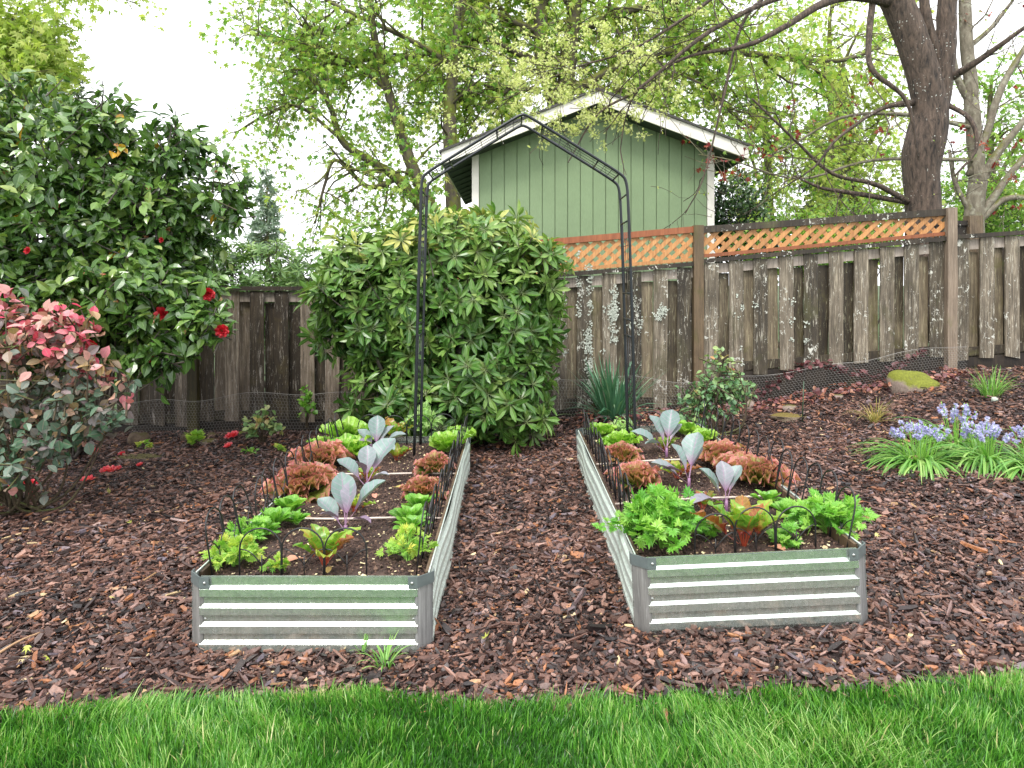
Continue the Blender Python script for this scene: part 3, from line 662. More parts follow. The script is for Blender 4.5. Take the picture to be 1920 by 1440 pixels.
# ------------------------------------------------------------ shed
def shed():
    mg, n, p, out = newmat('green_siding_mat'); nz = noise(n, 30, 6, .7, ocoord(n, (3, 3, .6))); big = noise(n, 1.5, 4, .6, ocoord(n))
    c = ramp(n, nz, [(.25, (.170, .240, .125)), (.75, (.215, .300, .165))]).outputs[0]; c = mix(n, 1.0, c, ramp(n, big, [(.3, .88), (.7, 1.06)]).outputs[0], 'MULTIPLY'); lk(n, c, p.inputs['Base Color']); p.inputs['Roughness'].default_value = .65; bump(n, p, nz, .35, .004)
    mw = plain('white_trim_mat', (.74, .71, .64), .55, var=.08, scale=12); mr = plain('roof_shingle_mat', (.06, .058, .055), .9, var=.4, scale=30); ms = plain('soffit_mat', (.05, .065, .05), .7, var=.2)
    Yw, Yr, Yb = 9.0, 8.72, 12.8; xl, xr, xp = -.515, 2.60, 1.065
    root = thing('shed', 'sage green garden shed with cream trim and low gable beyond the fence', 'shed', ((xl + xr) / 2, Yw, .1))
    def rz(x): # underside of roof
        return 3.62 - (.395 * (xp - x) if x < xp else .372 * (x - xp)) 
    # front wall as boards with grooves
    G = Geo(); w = .1545 * 1.13; n_ = 18; xs_ = np.linspace(xl + .09, xr - .09, n_ + 1)
    G.hexa([(xl + .01, Yw + .02, -.2), (xr - .01, Yw + .02, -.2), (xr - .01, Yw + .05, -.2), (xl + .01, Yw + .05, -.2), (xl + .01, Yw + .02, rz(xl)), (xr - .01, Yw + .02, rz(xr)), (xr - .01, Yw + .05, rz(xr)), (xl + .01, Yw + .05, rz(xl))])
    G.add([(xl + .01, Yw + .02, rz(xl)), (xr - .01, Yw + .02, rz(xr)), (xp, Yw + .02, rz(xp))], [[(0, 1, 2)]])
    for a, b in zip(xs_[:-1], xs_[1:]):
        for (u, v) in ([(a, b)] if not (a < xp < b) else [(a, xp - .00), (xp, b)]):
            u2, v2 = (u + (.005 if u == a else 0), v - (.005 if v == b else 0))
            G.hexa([(u2, Yw, -.2), (v2, Yw, -.2), (v2, Yw + .019, -.2), (u2, Yw + .019, -.2), (u2, Yw, rz(u2)), (v2, Yw, rz(v2)), (v2, Yw + .019, rz(v2)), (u2, Yw + .019, rz(u2))])
    G.build('front_wall', mg, root)
    G = Geo(); G.box(xl + .012, xl + .05, Yw + .052, Yb, -.2, rz(xl) - .01); G.box(xr - .05, xr - .012, Yw + .052, Yb, -.2, rz(xr) - .01); G.build('side_walls', mg, root)
    for (a, b) in ((xl, xl + .088), (xr - .088, xr)):
        G = Geo(); G.hexa([(a, Yw - .018, -.2), (b, Yw - .018, -.2), (b, Yw + .05, -.2), (a, Yw + .05, -.2), (a, Yw - .018, rz(a) + .01), (b, Yw - .018, rz(b) + .01), (b, Yw + .05, rz(b) + .01), (a, Yw + .05, rz(a) + .01)]); G.build('corner_trim', mw, root)
    el, er = -.865, 2.93
    for (e, nm) in ((el, 'rake_board'), (er, 'rake_board')):
        G = Geo(); z0, z1 = rz(e) - .0, rz(xp); h = .155; q = [(e, z0), (xp, z1), (xp, z1 + h), (e, z0 + h)]
        if e > xp: q = [q[1], q[0], q[3], q[2]]
        V = [(a, Yr - .03, b) for a, b in q] + [(a, Yr, b) for a, b in q]; G.add(V, [[(0, 1, 2, 3), (7, 6, 5, 4), (0, 4, 5, 1), (1, 5, 6, 2), (2, 6, 7, 3), (3, 7, 4, 0)]]); G.build(nm, mw, root)
        G = Geo(); V = []; ex = e + (-.04 if e < xp else .04)
        sl = .395 if e < xp else .372
        for y in (Yr - .055, Yb + .3): V += [(ex, y, rz(ex) + .156), (xp, y, z1 + .156), (xp, y, z1 + .185), (ex, y, rz(ex) + .185)]
        G.add(V, [[(0, 1, 2, 3), (7, 6, 5, 4), (0, 4, 5, 1), (1, 5, 6, 2), (2, 6, 7, 3), (3, 7, 4, 0)]]); G.build('roof_slope', mr, root)
        G = Geo(); V = []
        for y in (Yr + .001, Yb + .28): V += [(e, y, rz(e) + .001), (xp, y, z1 + .001), (xp, y, z1 + .03), (e, y, rz(e) + .03)]
        G.add(V, [[(0, 1, 2, 3), (7, 6, 5, 4), (0, 4, 5, 1), (1, 5, 6, 2), (2, 6, 7, 3), (3, 7, 4, 0)]])
        for k in range(9):
            y = Yw + .35 + k * .42; 
            V = []
            for yy in (y, y + .012): V += [(e + .02 * (1 if e < xp else -1), yy, rz(e) - .02), (xl if e < xp else xr, yy, rz(xl if e < xp else xr) - .02), (xl if e < xp else xr, yy, rz(xl if e < xp else xr)), (e + .02 * (1 if e < xp else -1), yy, rz(e))]
            G.add(V, [[(0, 1, 2, 3), (7, 6, 5, 4), (0, 4, 5, 1), (1, 5, 6, 2), (2, 6, 7, 3), (3, 7, 4, 0)]])
        G.build('soffit', ms, root)
        G = Geo(); a, b = (e - .012, e - .0005) if e < xp else (e + .0005, e + .012); G.box(a, b, Yr - .03, Yb + .28, rz(e) - .0, rz(e) + .154); G.build('fascia', mw, root)
shed()
# dark low building seen between shed and rhododendron
G = Geo(); 
for k in range(9): G.box(-1.28, -.66, 10.5 - .0, 10.53, .5 + k * .22, .5 + k * .22 + .19, k / 9)
setp(G.build('slat_screen', plain('dark_screen_mat', (.02, .022, .025), .6), None, (-1.2, 10.5, .5)), 'dark horizontal slat screen left of the green shed', 'screen')
# ------------------------------------------------------------ leaf shapes
def leaf_t(nv, prof, nu=2, fold=.15, curl=.2, ruf=0., rufn=3, seed=0, pet=0., petw=.03, tipr=0.):
    """leaf along +Y length 1 incl. petiole; prof(v)->half width; nu strips per side"""
    rng = np.random.default_rng(seed); vs = np.linspace(0, 1, nv + 1); us = np.linspace(-1, 1, 2 * nu + 1); V = []; A = []
    ph = rng.uniform(0, 6.28, 4)
    for v in vs:
        w = prof(v); y = pet + (1 - pet) * v
        for u in us:
            z = fold * abs(u) * w - curl * v * v * .5 + ruf * u * u * (sin(v * rufn * 6.28 + ph[0] + (u > 0) * 1.7) + .5 * sin(v * rufn * 2.3 * 6.28 + ph[1] + u)) + tipr * v ** 3 * sin(u * 9 + ph[0])
            V.append((u * w * (1 + ruf * .6 * sin(v * rufn * 9 + ph[2])), y + ruf * .5 * u * u * cos(v * rufn * 7 + ph[3]), z)); A.append((v, abs(u)))
    m = 2 * nu + 1; F_ = [(i * m + j, i * m + j + 1, (i + 1) * m + j + 1, (i + 1) * m + j) for i in range(nv) for j in range(2 * nu)]
    if pet > 0:
        b = len(V); V += [(-petw, 0, 0), (petw, 0, 0), (petw, pet + .06, -.004), (-petw, pet + .06, -.004)]; A += [(0, 0)] * 4; F_.append((b, b + 1, b + 2, b + 3))
    return (np.array(V), [np.array(F_)], np.array(A))
def fan_t(seed, amp, fq, cup=.35, wide=.62, nr=6, na=26):
    rng = np.random.default_rng(seed); ph = rng.uniform(0, 6.28, 4); V = []; A = []
    for i in range(nr + 1):
        r = (i / nr) ** .8
        for a in np.linspace(-1.35, 1.35, na + 1):
            rr = r * (1 + .05 * sin(a * 5 + ph[3])); z = amp * r ** 3 * (sin(a * fq + ph[0]) + .5 * sin(a * fq * 2.1 + ph[1])) + cup * (rr * sin(a)) ** 2 * .9 - .18 * r * r * cos(a * .5)
            V.append((rr * sin(a) * wide, .08 + .92 * rr * (.35 + .65 * cos(a)), z)); A.append((r, abs(a) / 1.35))
    m = na + 1; F_ = [(i * m + j, i * m + j + 1, (i + 1) * m + j + 1, (i + 1) * m + j) for i in range(nr) for j in range(na)]
    return (np.array(V), [np.array(F_)], np.array(A))
def pr(pts):
    xs_, ys_ = zip(*pts); return lambda v: float(np.interp(v, xs_, ys_))
T_CAM = leaf_t(4, pr([(0, .02), (.25, .22), (.5, .27), (.75, .17), (.92, .05), (1, .0)]), 1, .35, .30)
T_RHO = leaf_t(4, pr([(0, .02), (.3, .11), (.6, .155), (.85, .10), (1, .0)]), 1, .4, .25, pet=.1, petw=.012)
T_ROSE = leaf_t(4, pr([(0, .05), (.25, .30), (.5, .36), (.8, .22), (1, .0)]), 1, .3, .2)
T_OVAL = leaf_t(3, pr([(0, .03), (.35, .25), (.7, .2), (1, 0)]), 1, .2, .2)
T_SMALL = (np.array([(0, 0, 0), (.28, .45, .05), (0, 1, -.1), (-.28, .45, .05)]), [np.array([(0, 1, 2, 3)])], np.array([(0, 0), (.5, 1), (1, 0), (.5, 1)]))
def maple_t(drp=.25):
    pts = [(0, 0)]; an = [(-70, .55), (-52, .28), (-38, .85), (-18, .42), (0, 1.0), (18, .42), (38, .85), (52, .28), (70, .55)]
    V = [(0, .12, .03)]; 
    for a, r in [(-110, .25)] + an + [(110, .25)]: V.append((sin(radians(a)) * r, .12 + cos(radians(a)) * r, -drp * r * r))
    n = len(V) - 1
    return (np.array(V), [np.array([(0, i + 1, i) for i in range(1, n)] + [(0, 1, n)])], np.array([(.1, 0)] + [(.9, 1)] * n))
T_MAPLE = maple_t()
def parsley_t(seed):
    """lobed leaflet trio seen as one flat toothed piece"""
    rng = np.random.default_rng(seed); V = [(0, 0, 0)]; A = [(0, 0)]; F_ = []
    for (a0, ln, cx_, cy) in ((0, .62, 0, .38), (58, .55, .02, .22), (-58, .55, -.02, .22)):
        b = len(V); V.append((cx_, cy, 0)); A.append((.3, .2)); m = 9
        for i, a in enumerate(np.linspace(-75, 75, m)):
            r = ln * ((1.0, .62)[i % 2]) * (1 - .28 * abs(a) / 75) * rng.uniform(.9, 1.1); aa = radians(a * .75 + a0)
            V.append((cx_ + sin(aa) * r, cy + cos(aa) * r, .10 * r * sin(i * 2.3 + a0) - .15 * r * r)); A.append((.9, 1))
        F_ += [(b, b + 2 + i, b + 1 + i) for i in range(m - 1)]
    b = len(V); V += [(-.012, 0, 0), (.012, 0, 0), (.012, .4, 0)]; A += [(0, 0)] * 3; F_.append((b, b + 1, b + 2))
    return (np.array(V), [np.array(F_)], np.array(A))
T_PARS = [parsley_t(k) for k in range(3)]
T_PETAL = leaf_t(3, pr([(0, .12), (.35, .42), (.75, .45), (1, .18)]), 1, -.5, -.5, .06, 2)
T_STAR = (np.array([(0, 0, 0)] + [((1.0, .38)[i % 2] * sin(i * pi / 6), (1.0, .38)[i % 2] * cos(i * pi / 6), (.35, -.1)[i % 2]) for i in range(12)]), [np.array([(0, (i + 1) % 12 + 1, i + 1) for i in range(12)])], np.array([(0, 0)] + [(1, 1)] * 12))

def rdir(rng, N): return norm(rng.normal(0, 1, (N, 3)))
def cspline(P, n=6):
    P = np.asarray(P, float); Q = np.vstack([2 * P[0] - P[1], P, 2 * P[-1] - P[-2]]); out = []
    for i in range(1, len(Q) - 2):
        for t in np.arange(n) / n:
            a, b, c, d = Q[i - 1], Q[i], Q[i + 1], Q[i + 2]
            out.append(.5 * (2 * b + (c - a) * t + (2 * a - 5 * b + 4 * c - d) * t * t + (3 * b - a - 3 * c + d) * t ** 3))
    out.append(P[-1]); return np.array(out)
def wander(rng, p, d, L, n, w, grav=0.):
    pts = [np.array(p, float)]; d = norm(d)
    for _ in range(n):
        d = norm(d + rng.normal(0, w, 3) + np.array([0, 0, grav])); pts.append(pts[-1] + d * L / n)
    return np.array(pts)

# ------------------------------------------------------------ trees
def tree(name, label, loc, limbs, bark, leaf, seed, L1=(10, 1.6), L2=(5, .7), tipn=4, nleaf=3, lsize=.12, tmpl=None, grav=-.05, wand=.18, sprays=(), group=None, droop=.5, trunkname='trunk', tspread=.5, cat='tree', r1=.3, lspread=.12, extra=None, bias=(0, 0, 0), tr0=0.):
    """limbs: list of (points[(x,y,z,r)...], sprout?)"""
    rng = np.random.default_rng(seed); root = thing(name, label, cat, loc, group); GT, GB, GL = Geo(), Geo(), Geo(); tips = []; tdir = []
    bias = np.array(bias)
    for li, (pts, spr) in enumerate(limbs):
        A = np.array(pts, float); S = cspline(A, 6); P, R = S[:, :3], np.maximum(.004, S[:, 3])
        wob = rng.normal(0, 1, P.shape) * R[:, None] * .12; wob[0] = 0; P = P + wob * .35 * (R[:, None] < .12)
        (GT if R[0] > .06 else GB).tube(P, R * (1 + rng.normal(0, .008, len(R))), 18 if R[0] > .12 else 9 if R[0] > .06 else 6, rng.random())
        if not spr: continue
        ln = np.linalg.norm(np.diff(P, axis=0), axis=1).sum()
        for k in range(int(L1[0] * spr)):
            t = rng.uniform(.22, 1) if k > 0 else 1; i = min(len(P) - 2, int(t * (len(P) - 1))); T = norm(P[i + 1] - P[i]); q = norm(T * rng.uniform(.3, 1) + rdir(rng, 1)[0] * .9 + bias)
            l1 = L1[1] * rng.uniform(.5, 1.3); b = wander(rng, P[i], q, l1, 6, wand, grav); r0 = min(R[i] * .6, r1 * .06 * l1); GB.tube(b, np.linspace(r0, .004, 7), 5, rng.random(), cap=False)
            for m in range(L2[0]):
                j = rng.integers(1, 6); T2 = norm(b[j + 1] - b[j]); q2 = norm(T2 * rng.uniform(.3, 1) + rdir(rng, 1)[0] * .8 + bias); l2 = L2[1] * rng.uniform(.5, 1.3)
                c = wander(rng, b[j], q2, l2, 4, wand, grav * 1.5); GB.tube(c, np.linspace(r0 * .4, .003, 5), 4, rng.random(), cap=False)
                for _ in range(tipn):
                    u = rng.uniform(.5, 4); a = int(min(3, u)); tips.append(c[a] + (c[a + 1] - c[a]) * (u - a)); tdir.append(T2)
    for (c, rad, n, ll) in sprays:
        c, rad = np.array(c), np.array(rad); 
        for _ in range(n):
            o = rdir(rng, 1)[0] * rng.uniform(.3, 1) ** .6 ; p = c + o * rad; d = norm(o * .5 + rdir(rng, 1)[0] * .7 + bias); b = wander(rng, p - d * ll * .5, d, ll, 4, wand, grav); GB.tube(b, np.linspace(.008, .003, 5) * ll / .7, 4, rng.random(), cap=False)
            for _ in range(tipn * 2):
                u = rng.uniform(.3, 4); a = int(min(3, u)); tips.append(b[a] + (b[a + 1] - b[a]) * (u - a)); tdir.append(d)
    if GT.n: GT.build(trunkname, bark, root, smooth_=True)
    if GB.n: GB.build('branches', bark, root, smooth_=True)
    tips = np.array(tips); tdir = np.array(tdir); N = len(tips) * nleaf
    if N and leaf is not None:
        P_ = np.repeat(tips, nleaf, 0) + rng.normal(0, lspread, (N, 3)); D = norm(np.repeat(tdir, nleaf, 0) * .4 + rdir(rng, N) * .8 + np.array([0, 0, -droop])); U = norm(rdir(rng, N) * .7 + np.array([0, -.2, .8]))
        cl = np.repeat(rng.normal(0, .5, len(tips)), nleaf) * .3
        T = np.clip(.5 + cl + rng.normal(0, tspread * .3, N) + tr0, 0, 1)
        GL.inst(tmpl or T_MAPLE, P_, D, U, lsize * rng.uniform(.5, 1.25, N), T); GL.build('foliage', leaf, root)
    if extra: extra(root, tips, tdir, rng)
    return root
def L(Y, *pts):
    """limb from photo-measured points (px,py,radius) at depth Y (or per-point depth)"""
    out = []
    for q in pts:
        y = q[3] if len(q) > 3 else Y; p = at(q[0], q[1], y); out.append((p[0], p[1], p[2], q[2]))
    return out
b_moss = barkmat('mossy_bark_mat', (.035, .026, .018), (.13, .105, .075), moss=(.13, .14, .02), mossamt=1.0, scale=12)
b_big = barkmat('furrowed_bark_mat', (.005, .004, .0035), (.165, .115, .085), moss=(.05, .06, .012), mossamt=.2, spots=(.62, .64, .58), scale=30, zs=.22, bumpd=.05)
b_grey = barkmat('grey_lichen_bark_mat', (.08, .065, .045), (.24, .21, .155), moss=(.12, .12, .03), mossamt=.6, scale=16, lichen=(.30, .29, .22))
b_twig = barkmat('twig_bark_mat', (.03, .024, .02), (.13, .11, .09), moss=(.12, .12, .03), mossamt=.35, scale=30)
f_maple = leafmat('maple_leaf_mat', [(0, (.10, .26, .045)), (.35, (.20, .38, .06)), (.65, (.38, .50, .10)), (1, (.58, .60, .18))], rough=.5, transl=.45, var=.2, nscale=3)
f_yel = leafmat('yellow_green_leaf_mat', [(0, (.20, .32, .05)), (.5, (.38, .48, .10)), (1, (.60, .62, .22))], rough=.55, transl=.45, var=.2, nscale=3)
f_mid = leafmat('fresh_green_leaf_mat', [(0, (.10, .24, .035)), (.5, (.22, .40, .06)), (1, (.44, .56, .13))], rough=.5, transl=.4, var=.2, nscale=3)
f_dark = leafmat('dark_shrub_leaf_mat', [(0, (.015, .04, .012)), (.6, (.04, .10, .025)), (1, (.10, .19, .05))], rough=.35, transl=.2, var=.3)
f_con = leafmat('conifer_needle_mat', [(0, (.05, .085, .04)), (.6, (.10, .15, .075)), (1, (.19, .24, .13))], rough=.6, transl=.15, var=.25)
f_blos = leafmat('blossom_mat', [(0, (.45, .50, .18)), (.5, (.66, .68, .34)), (1, (.82, .82, .55))], rough=.6, transl=.4, var=.1)
f_red = leafmat('red_leaf_mat', [(0, (.14, .012, .015)), (.6, (.30, .03, .03)), (1, (.45, .10, .04))], rough=.45, transl=.4, var=.2)

# maple behind the shed, left stems
f_con_haze = leafmat('hazed_conifer_needle_mat', [(0, (.16, .24, .17)), (.6, (.24, .33, .24)), (1, (.36, .44, .33))], rough=.6, transl=.2, var=.2)  # conifer greens lightened, distance haze painted into the needle colour
def z0(x): return float(np.interp(x, BX, BZ)) - .1
YA = 13.5
c = at(800, 600, YA)
tree('maple_tree', 'tall spring maple with pale green leaves and slanting mossy stems left of the green shed', (c[0], YA, -.3), [
    (L(YA, (862, 700, .17), (850, 380, .15), (843, 240, .13), (850, 120, .11), (875, -60, .08)), 1.0),
    (L(YA, (845, 460, .14), (780, 330, .12), (752, 250, .11), (728, 170, .09), (700, 60, .07), (690, -60, .05)), 1.0),
    (L(YA, (800, 400, .11), (745, 335, .10), (700, 305, .085), (640, 262, .07), (615, 190, .05), (560, 120, .03)), .9),
    (L(YA, (745, 335, .06), (690, 350, .05), (630, 300, .04), (608, 350, .03), (590, 420, .015)), .8),
    (L(YA, (728, 170, .06), (650, 110, .05), (560, 95, .04), (470, 60, .025)), 1.1),
    (L(YA, (640, 262, .04), (560, 200, .035), (500, 215, .03), (440, 250, .015)), .9),
    (L(YA, (850, 120, .06), (760, 70, .05), (650, 20, .04), (560, -30, .02)), 1.2),
    (L(YA, (615, 190, .035), (600, 100, .03), (560, 40, .02)), .8),
    ], b_moss, f_maple, 101, (13, 1.5), (5, .75), 3, 2, .115, droop=.6, sprays=[(at(560, 80, YA), (1.7, 1.5, 1.0), 80, .6), (at(650, 170, YA), (1.8, 1.5, .9), 80, .6), (at(760, 300, YA), (1.0, 1.2, 1.1), 60, .6), (at(480, 270, YA), (.7, .8, .8), 14, .6), (at(760, 60, YA), (1.8, 1.5, 1.0), 110, .6), (at(680, 390, YA), (1.0, .8, .5), 30, .6)], grav=-.06)
YB = 14.5
tree('maple_tree', 'large moss covered maple with dark upright trunks directly behind the green shed', (at(1045, 600, YB)[0], YB, -.2), [
    (L(YB, (1060, 700, .26), (1050, 250, .20), (1018, 120, .16), (1012, 0, .14), (1000, -120, .10)), 1.3),
    (L(YB, (1060, 400, .22), (1058, 200, .19), (1072, 60, .16), (1085, -80, .12)), 1.3),
    (L(YB, (1060, 180, .10), (1160, 125, .09), (1280, 95, .08), (1400, 100, .07), (1560, 115, .05), (1650, 90, .03)), 1.2),
    (L(YB, (1018, 120, .08), (900, 75, .07), (780, 105, .06), (660, 112, .04), (600, 100, .02)), 1.4),
    (L(YB, (1072, 60, .09), (1180, 20, .08), (1330, -20, .05)), 1.4),
    (L(YB, (1280, 95, .05), (1340, 180, .04), (1420, 250, .03), (1500, 300, .02)), 1.0),
    (L(YB, (1012, 60, .08), (920, 20, .06), (840, -40, .04)), 1.3),
    (L(YB, (1060, 150, .06), (1150, 170, .05), (1250, 160, .03)), 1.0),
    (L(YB, (1015, 170, .07), (930, 165, .05), (860, 190, .03)), 1.2),
    ], b_moss, f_maple, 102, (17, 1.9), (6, .8), 4, 3, .125, droop=.6, tr0=.12, sprays=[(at(880, 110, YB + .8), (1.6, 1.2, 1.5), 150, .7), (at(1170, 70, YB + 1.6), (1.9, 1.2, 1.3), 130, .7), (at(1380, 90, YB), (1.6, 1.4, 1.3), 80, .7), (at(950, 0, YB + 1.2), (1.5, 1.2, 1.0), 80, .7), (at(1280, 150, YB + 1), (1.3, 1.3, .8), 60, .7)], grav=-.05)
# yellow-green tree in the top left corner
YC = 12.0
tree('maple_tree', 'pale yellow green tree reaching in from the top left corner above the camellia', (at(-260, 600, YC)[0], YC, -.3), [
    (L(YC, (-300, 700, .20), (-240, 300, .15), (-140, 60, .11), (-60, -80, .07)), .8),
    (L(YC, (-160, 90, .06), (-40, 40, .05), (40, 60, .04), (110, 120, .02)), 1.2),
    (L(YC, (-200, 180, .06), (-80, 150, .05), (20, 130, .04), (90, 160, .02)), 1.2),
    (L(YC, (-90, -40, .05), (40, -70, .04), (160, -60, .03), (205, -5, .012)), .5)],
    b_moss, f_yel, 103, (12, 1.1), (5, .6), 4, 3, .14, sprays=[(at(0, 130, YC), (.85, .8, .75), 80, .5), (at(60, 70, YC), (.45, .6, .35), 18, .4), (at(110, 125, YC), (.3, .5, .22), 16, .35), (at(-40, 10, YC), (.7, .6, .4), 22, .4)])
# backdrop trees on the right
for (lab, px, Y, sp, mt, sd, lsz) in [
    ('soft yellow green tree behind the fence just right of the green shed', 1440, 17, [(1400, 270, 1.1, 1.2, 50), (1470, 200, 1.3, 1.3, 50), (1440, 370, 1.2, .8, 46), (1390, 140, 1.0, 1.0, 36)], f_mid, 111, .17),
    ('yellow green broadleaf tree filling the gap left of the big furrowed trunk', 1600, 16, [(1600, 330, 1.3, 1.2, 120), (1650, 220, 1.1, 1.1, 60), (1560, 420, 1.5, .7, 80), (1670, 400, .8, .7, 50), (1590, 200, .8, 1.0, 40)], f_yel, 112, .17),
    ('bright green tree behind the grey forked stems at the right edge', 1860, 16, [(1830, 330, 1.2, 1.1, 90), (1900, 390, 1.2, .7, 90), (1930, 230, .8, 1.0, 40), (1790, 400, .9, .7, 50), (1860, 180, .9, .9, 22)], f_mid, 113, .17),
    ('airy light green tree crown high between the shed and the big trunk', 1560, 18, [(1540, 90, 2.0, 1.4, 70), (1450, 60, 1.4, 1.2, 50), (1620, 40, 1.0, 1.0, 30)], f_yel, 114, .17)]:
    b = at(px, 600, Y); tp = min(s[1] for s in sp)
    lm = [(L(Y, (px, 760, .16), (px + 5, 480, .13), (px - 5, tp + 60, .06), (px, tp - 40, .03)), .6)] + [(L(Y, (px, min(470, s[1] + 130), .05), ((px + s[0]) / 2, s[1] + 60, .04), (s[0], s[1], .02)), .6) for s in sp]
    tree('broadleaf_tree', lab, (b[0], Y, z0(b[0])), lm, b_moss, mt, sd, (9, 1.2), (5, .6), 4, 2, lsz * .68, sprays=[(at(s[0], s[1], Y), (s[2], 1.2, s[3]), int(s[4] * .75), .6) for s in sp], group='broadleaf trees beyond the right fence')
# conifers
def conifer(label, px, ptop, pbot, Y, wid, seed, n=46, hang=.5, dens=1.0, thick=.10, mat=None):
    rng = np.random.default_rng(seed); top = at(px, ptop, Y); base = np.array([top[0], Y, z0(top[0])]); bz = at(px, pbot, Y)[2]
    root = thing('conifer', label, 'conifer', base); G = Geo(); G.tube([base, (base[0] + .05, Y, (base[2] + top[2]) / 2), top], [thick, thick * .7, .01], 8); G.build('trunk', b_moss, root, smooth_=True)
    GB, P, D = Geo(), [], []
    for k in range(n):
        f = (k / n) ** .85; z = top[2] - (top[2] - bz) * f; r = wid * (.10 + .9 * f) * rng.uniform(.6, 1.1); a = rng.uniform(0, 6.28); d = np.array([cos(a), sin(a), .15 - .3 * hang])
        b = wander(rng, (base[0], Y, z), d, r, 5, .10, -.12 * hang); GB.tube(b, np.linspace(.02, .003, 6), 4, .5, cap=False)
        m = int(r * 90 * dens) + 6; u = rng.uniform(.15, 1, m) * 4.99; i = u.astype(int); q = b[i] + (b[i + 1] - b[i]) * (u - i)[:, None]; P.append(q); D.append(norm(norm(b[i + 1] - b[i]) * .5 + rng.normal(0, .6, (m, 3)) + np.array([0, 0, -hang])))
    GB.build('branches', b_moss, root); P = np.concatenate(P); D = np.concatenate(D); G = Geo(); N = len(P); G.inst(T_SMALL, P, D, rdir(rng, N), rng.uniform(.10, .28, N) * (.7 + .3 * Y / 20), rng.random(N), SX=rng.uniform(.25, .5, N)); G.build('foliage', mat or f_con, root)
conifer('narrow hazy spruce far away between the camellia and the rhododendron', 500, 315, 480, 24, 1.0, 121, 80, .4, 1.0, mat=f_con_haze)
conifer('tall dark weeping conifer in the distance left of the big furrowed trunk', 1575, 115, 480, 22, 1.5, 122, 150, 1.2, 1.8, .2)
conifer('grey drooping conifer tip rising just above the camellia', 135, 142, 420, 15, 2.2, 123, 46, .5, 1.2)
conifer('dark green conifer standing left of the weeping conifer in the distance', 1530, 200, 480, 20, .9, 124, 70, .8, 1.3)

# big furrowed tree right
YD = 8.2
def blossoms(root, tips, tdir, rng):
    if len(tips) == 0: return
    G = Geo(); pr_ = 1 / (1 + np.exp(-(2.6 - 2.0 * (tips[:, 0] + .2)) )) * (.12 + .88 * smooth(2.65, 2.95, tips[:, 2])) ; ok = rng.random(len(tips)) < pr_ * .9; t = tips[ok]; k = 26; N = len(t) * k
    if N == 0: return
    P_ = np.repeat(t, k, 0) + rng.normal(0, .034, (N, 3)); G.inst(T_STAR, P_, rdir(rng, N), rdir(rng, N), rng.uniform(.012, .024, N), rng.random(N)); G.build('blossom', f_blos, root)
tree('furrowed_tree', 'big dark furrowed tree with kinked trunk standing behind the lattice at the right', (at(1730, 600, YD)[0], YD, .5), [
    (L(YD, (1733, 640, .21), (1731, 400, .19), (1727, 330, .195), (1729, 290, .215), (1738, 250, .215), (1744, 205, .19), (1734, 150, .18), (1717, 95, .175), (1697, 40, .175), (1675, -5, .16), (1650, -30, .13), (1600, -60, .10)), 0),
    (L(YD, (1752, 235, .12), (1764, 160, .125), (1772, 80, .115), (1778, -20, .10), (1790, -120, .07)), 0),
    (L(YD, (1752, 200, .08), (1758, 120, .07), (1738, 40, .06), (1728, -60, .05)), 0),
    (L(YD, (1690, 5, .09), (1600, -8, .06, 8.0), (1540, 8, .045, 7.8), (1480, 45, .034, 7.7), (1400, 85, .026, 7.6), (1280, 110, .016, 7.5), (1180, 180, .008, 7.4)), .4),
    (L(YD, (1640, -30, .06), (1480, -10, .036, 7.8), (1330, 60, .026, 7.5), (1200, 165, .018, 7.3), (1120, 215, .012, 7.2), (1065, 305, .006, 7.1)), 1.4),
    (L(YD, (1560, -60, .05), (1400, -40, .026, 7.6), (1290, 30, .019, 7.4), (1180, 95, .014, 7.3), (1070, 130, .010, 7.2), (940, 190, .006, 7.2)), 2.6),
    (L(YD, (1500, -50, .028), (1400, 30, .018, 7.8), (1355, 190, .013, 7.6), (1320, 330, .008, 7.5), (1285, 400, .006, 7.5)), .5),
    (L(YD, (1640, -20, .04), (1630, 60, .035, 8.0), (1635, 130, .03, 7.9), (1700, 190, .022, 7.9), (1722, 300, .008, 7.9)), .15),
    (L(YD, (1710, 192, .05), (1650, 205, .025, 8.0), (1570, 260, .017, 7.8), (1530, 310, .012, 7.7), (1480, 345, .008, 7.7)), .7),
    (L(YD, (1710, 382, .036), (1640, 345, .028, 8.0), (1560, 325, .021, 7.9), (1490, 262, .015, 7.8), (1410, 185, .012, 7.7)), .7),
    (L(YD, (1705, 380, .035), (1600, 362, .028, 8.0), (1540, 352, .02, 7.9), (1490, 330, .010, 7.9)), .5),
    (L(YD, (1776, 150, .05), (1840, 110, .035, 7.9), (1930, 45, .02, 7.7)), .4),
    (L(YD, (1775, 195, .03), (1820, 225, .025, 7.9), (1830, 280, .02, 7.8), (1790, 330, .012, 7.8)), .4),
    ], b_big, f_yel, 131, (9, .8), (5, .42), 2, 1, .035, r1=.16, wand=.2, tmpl=T_OVAL, lspread=.03, grav=.0, extra=blossoms, tspread=.8)
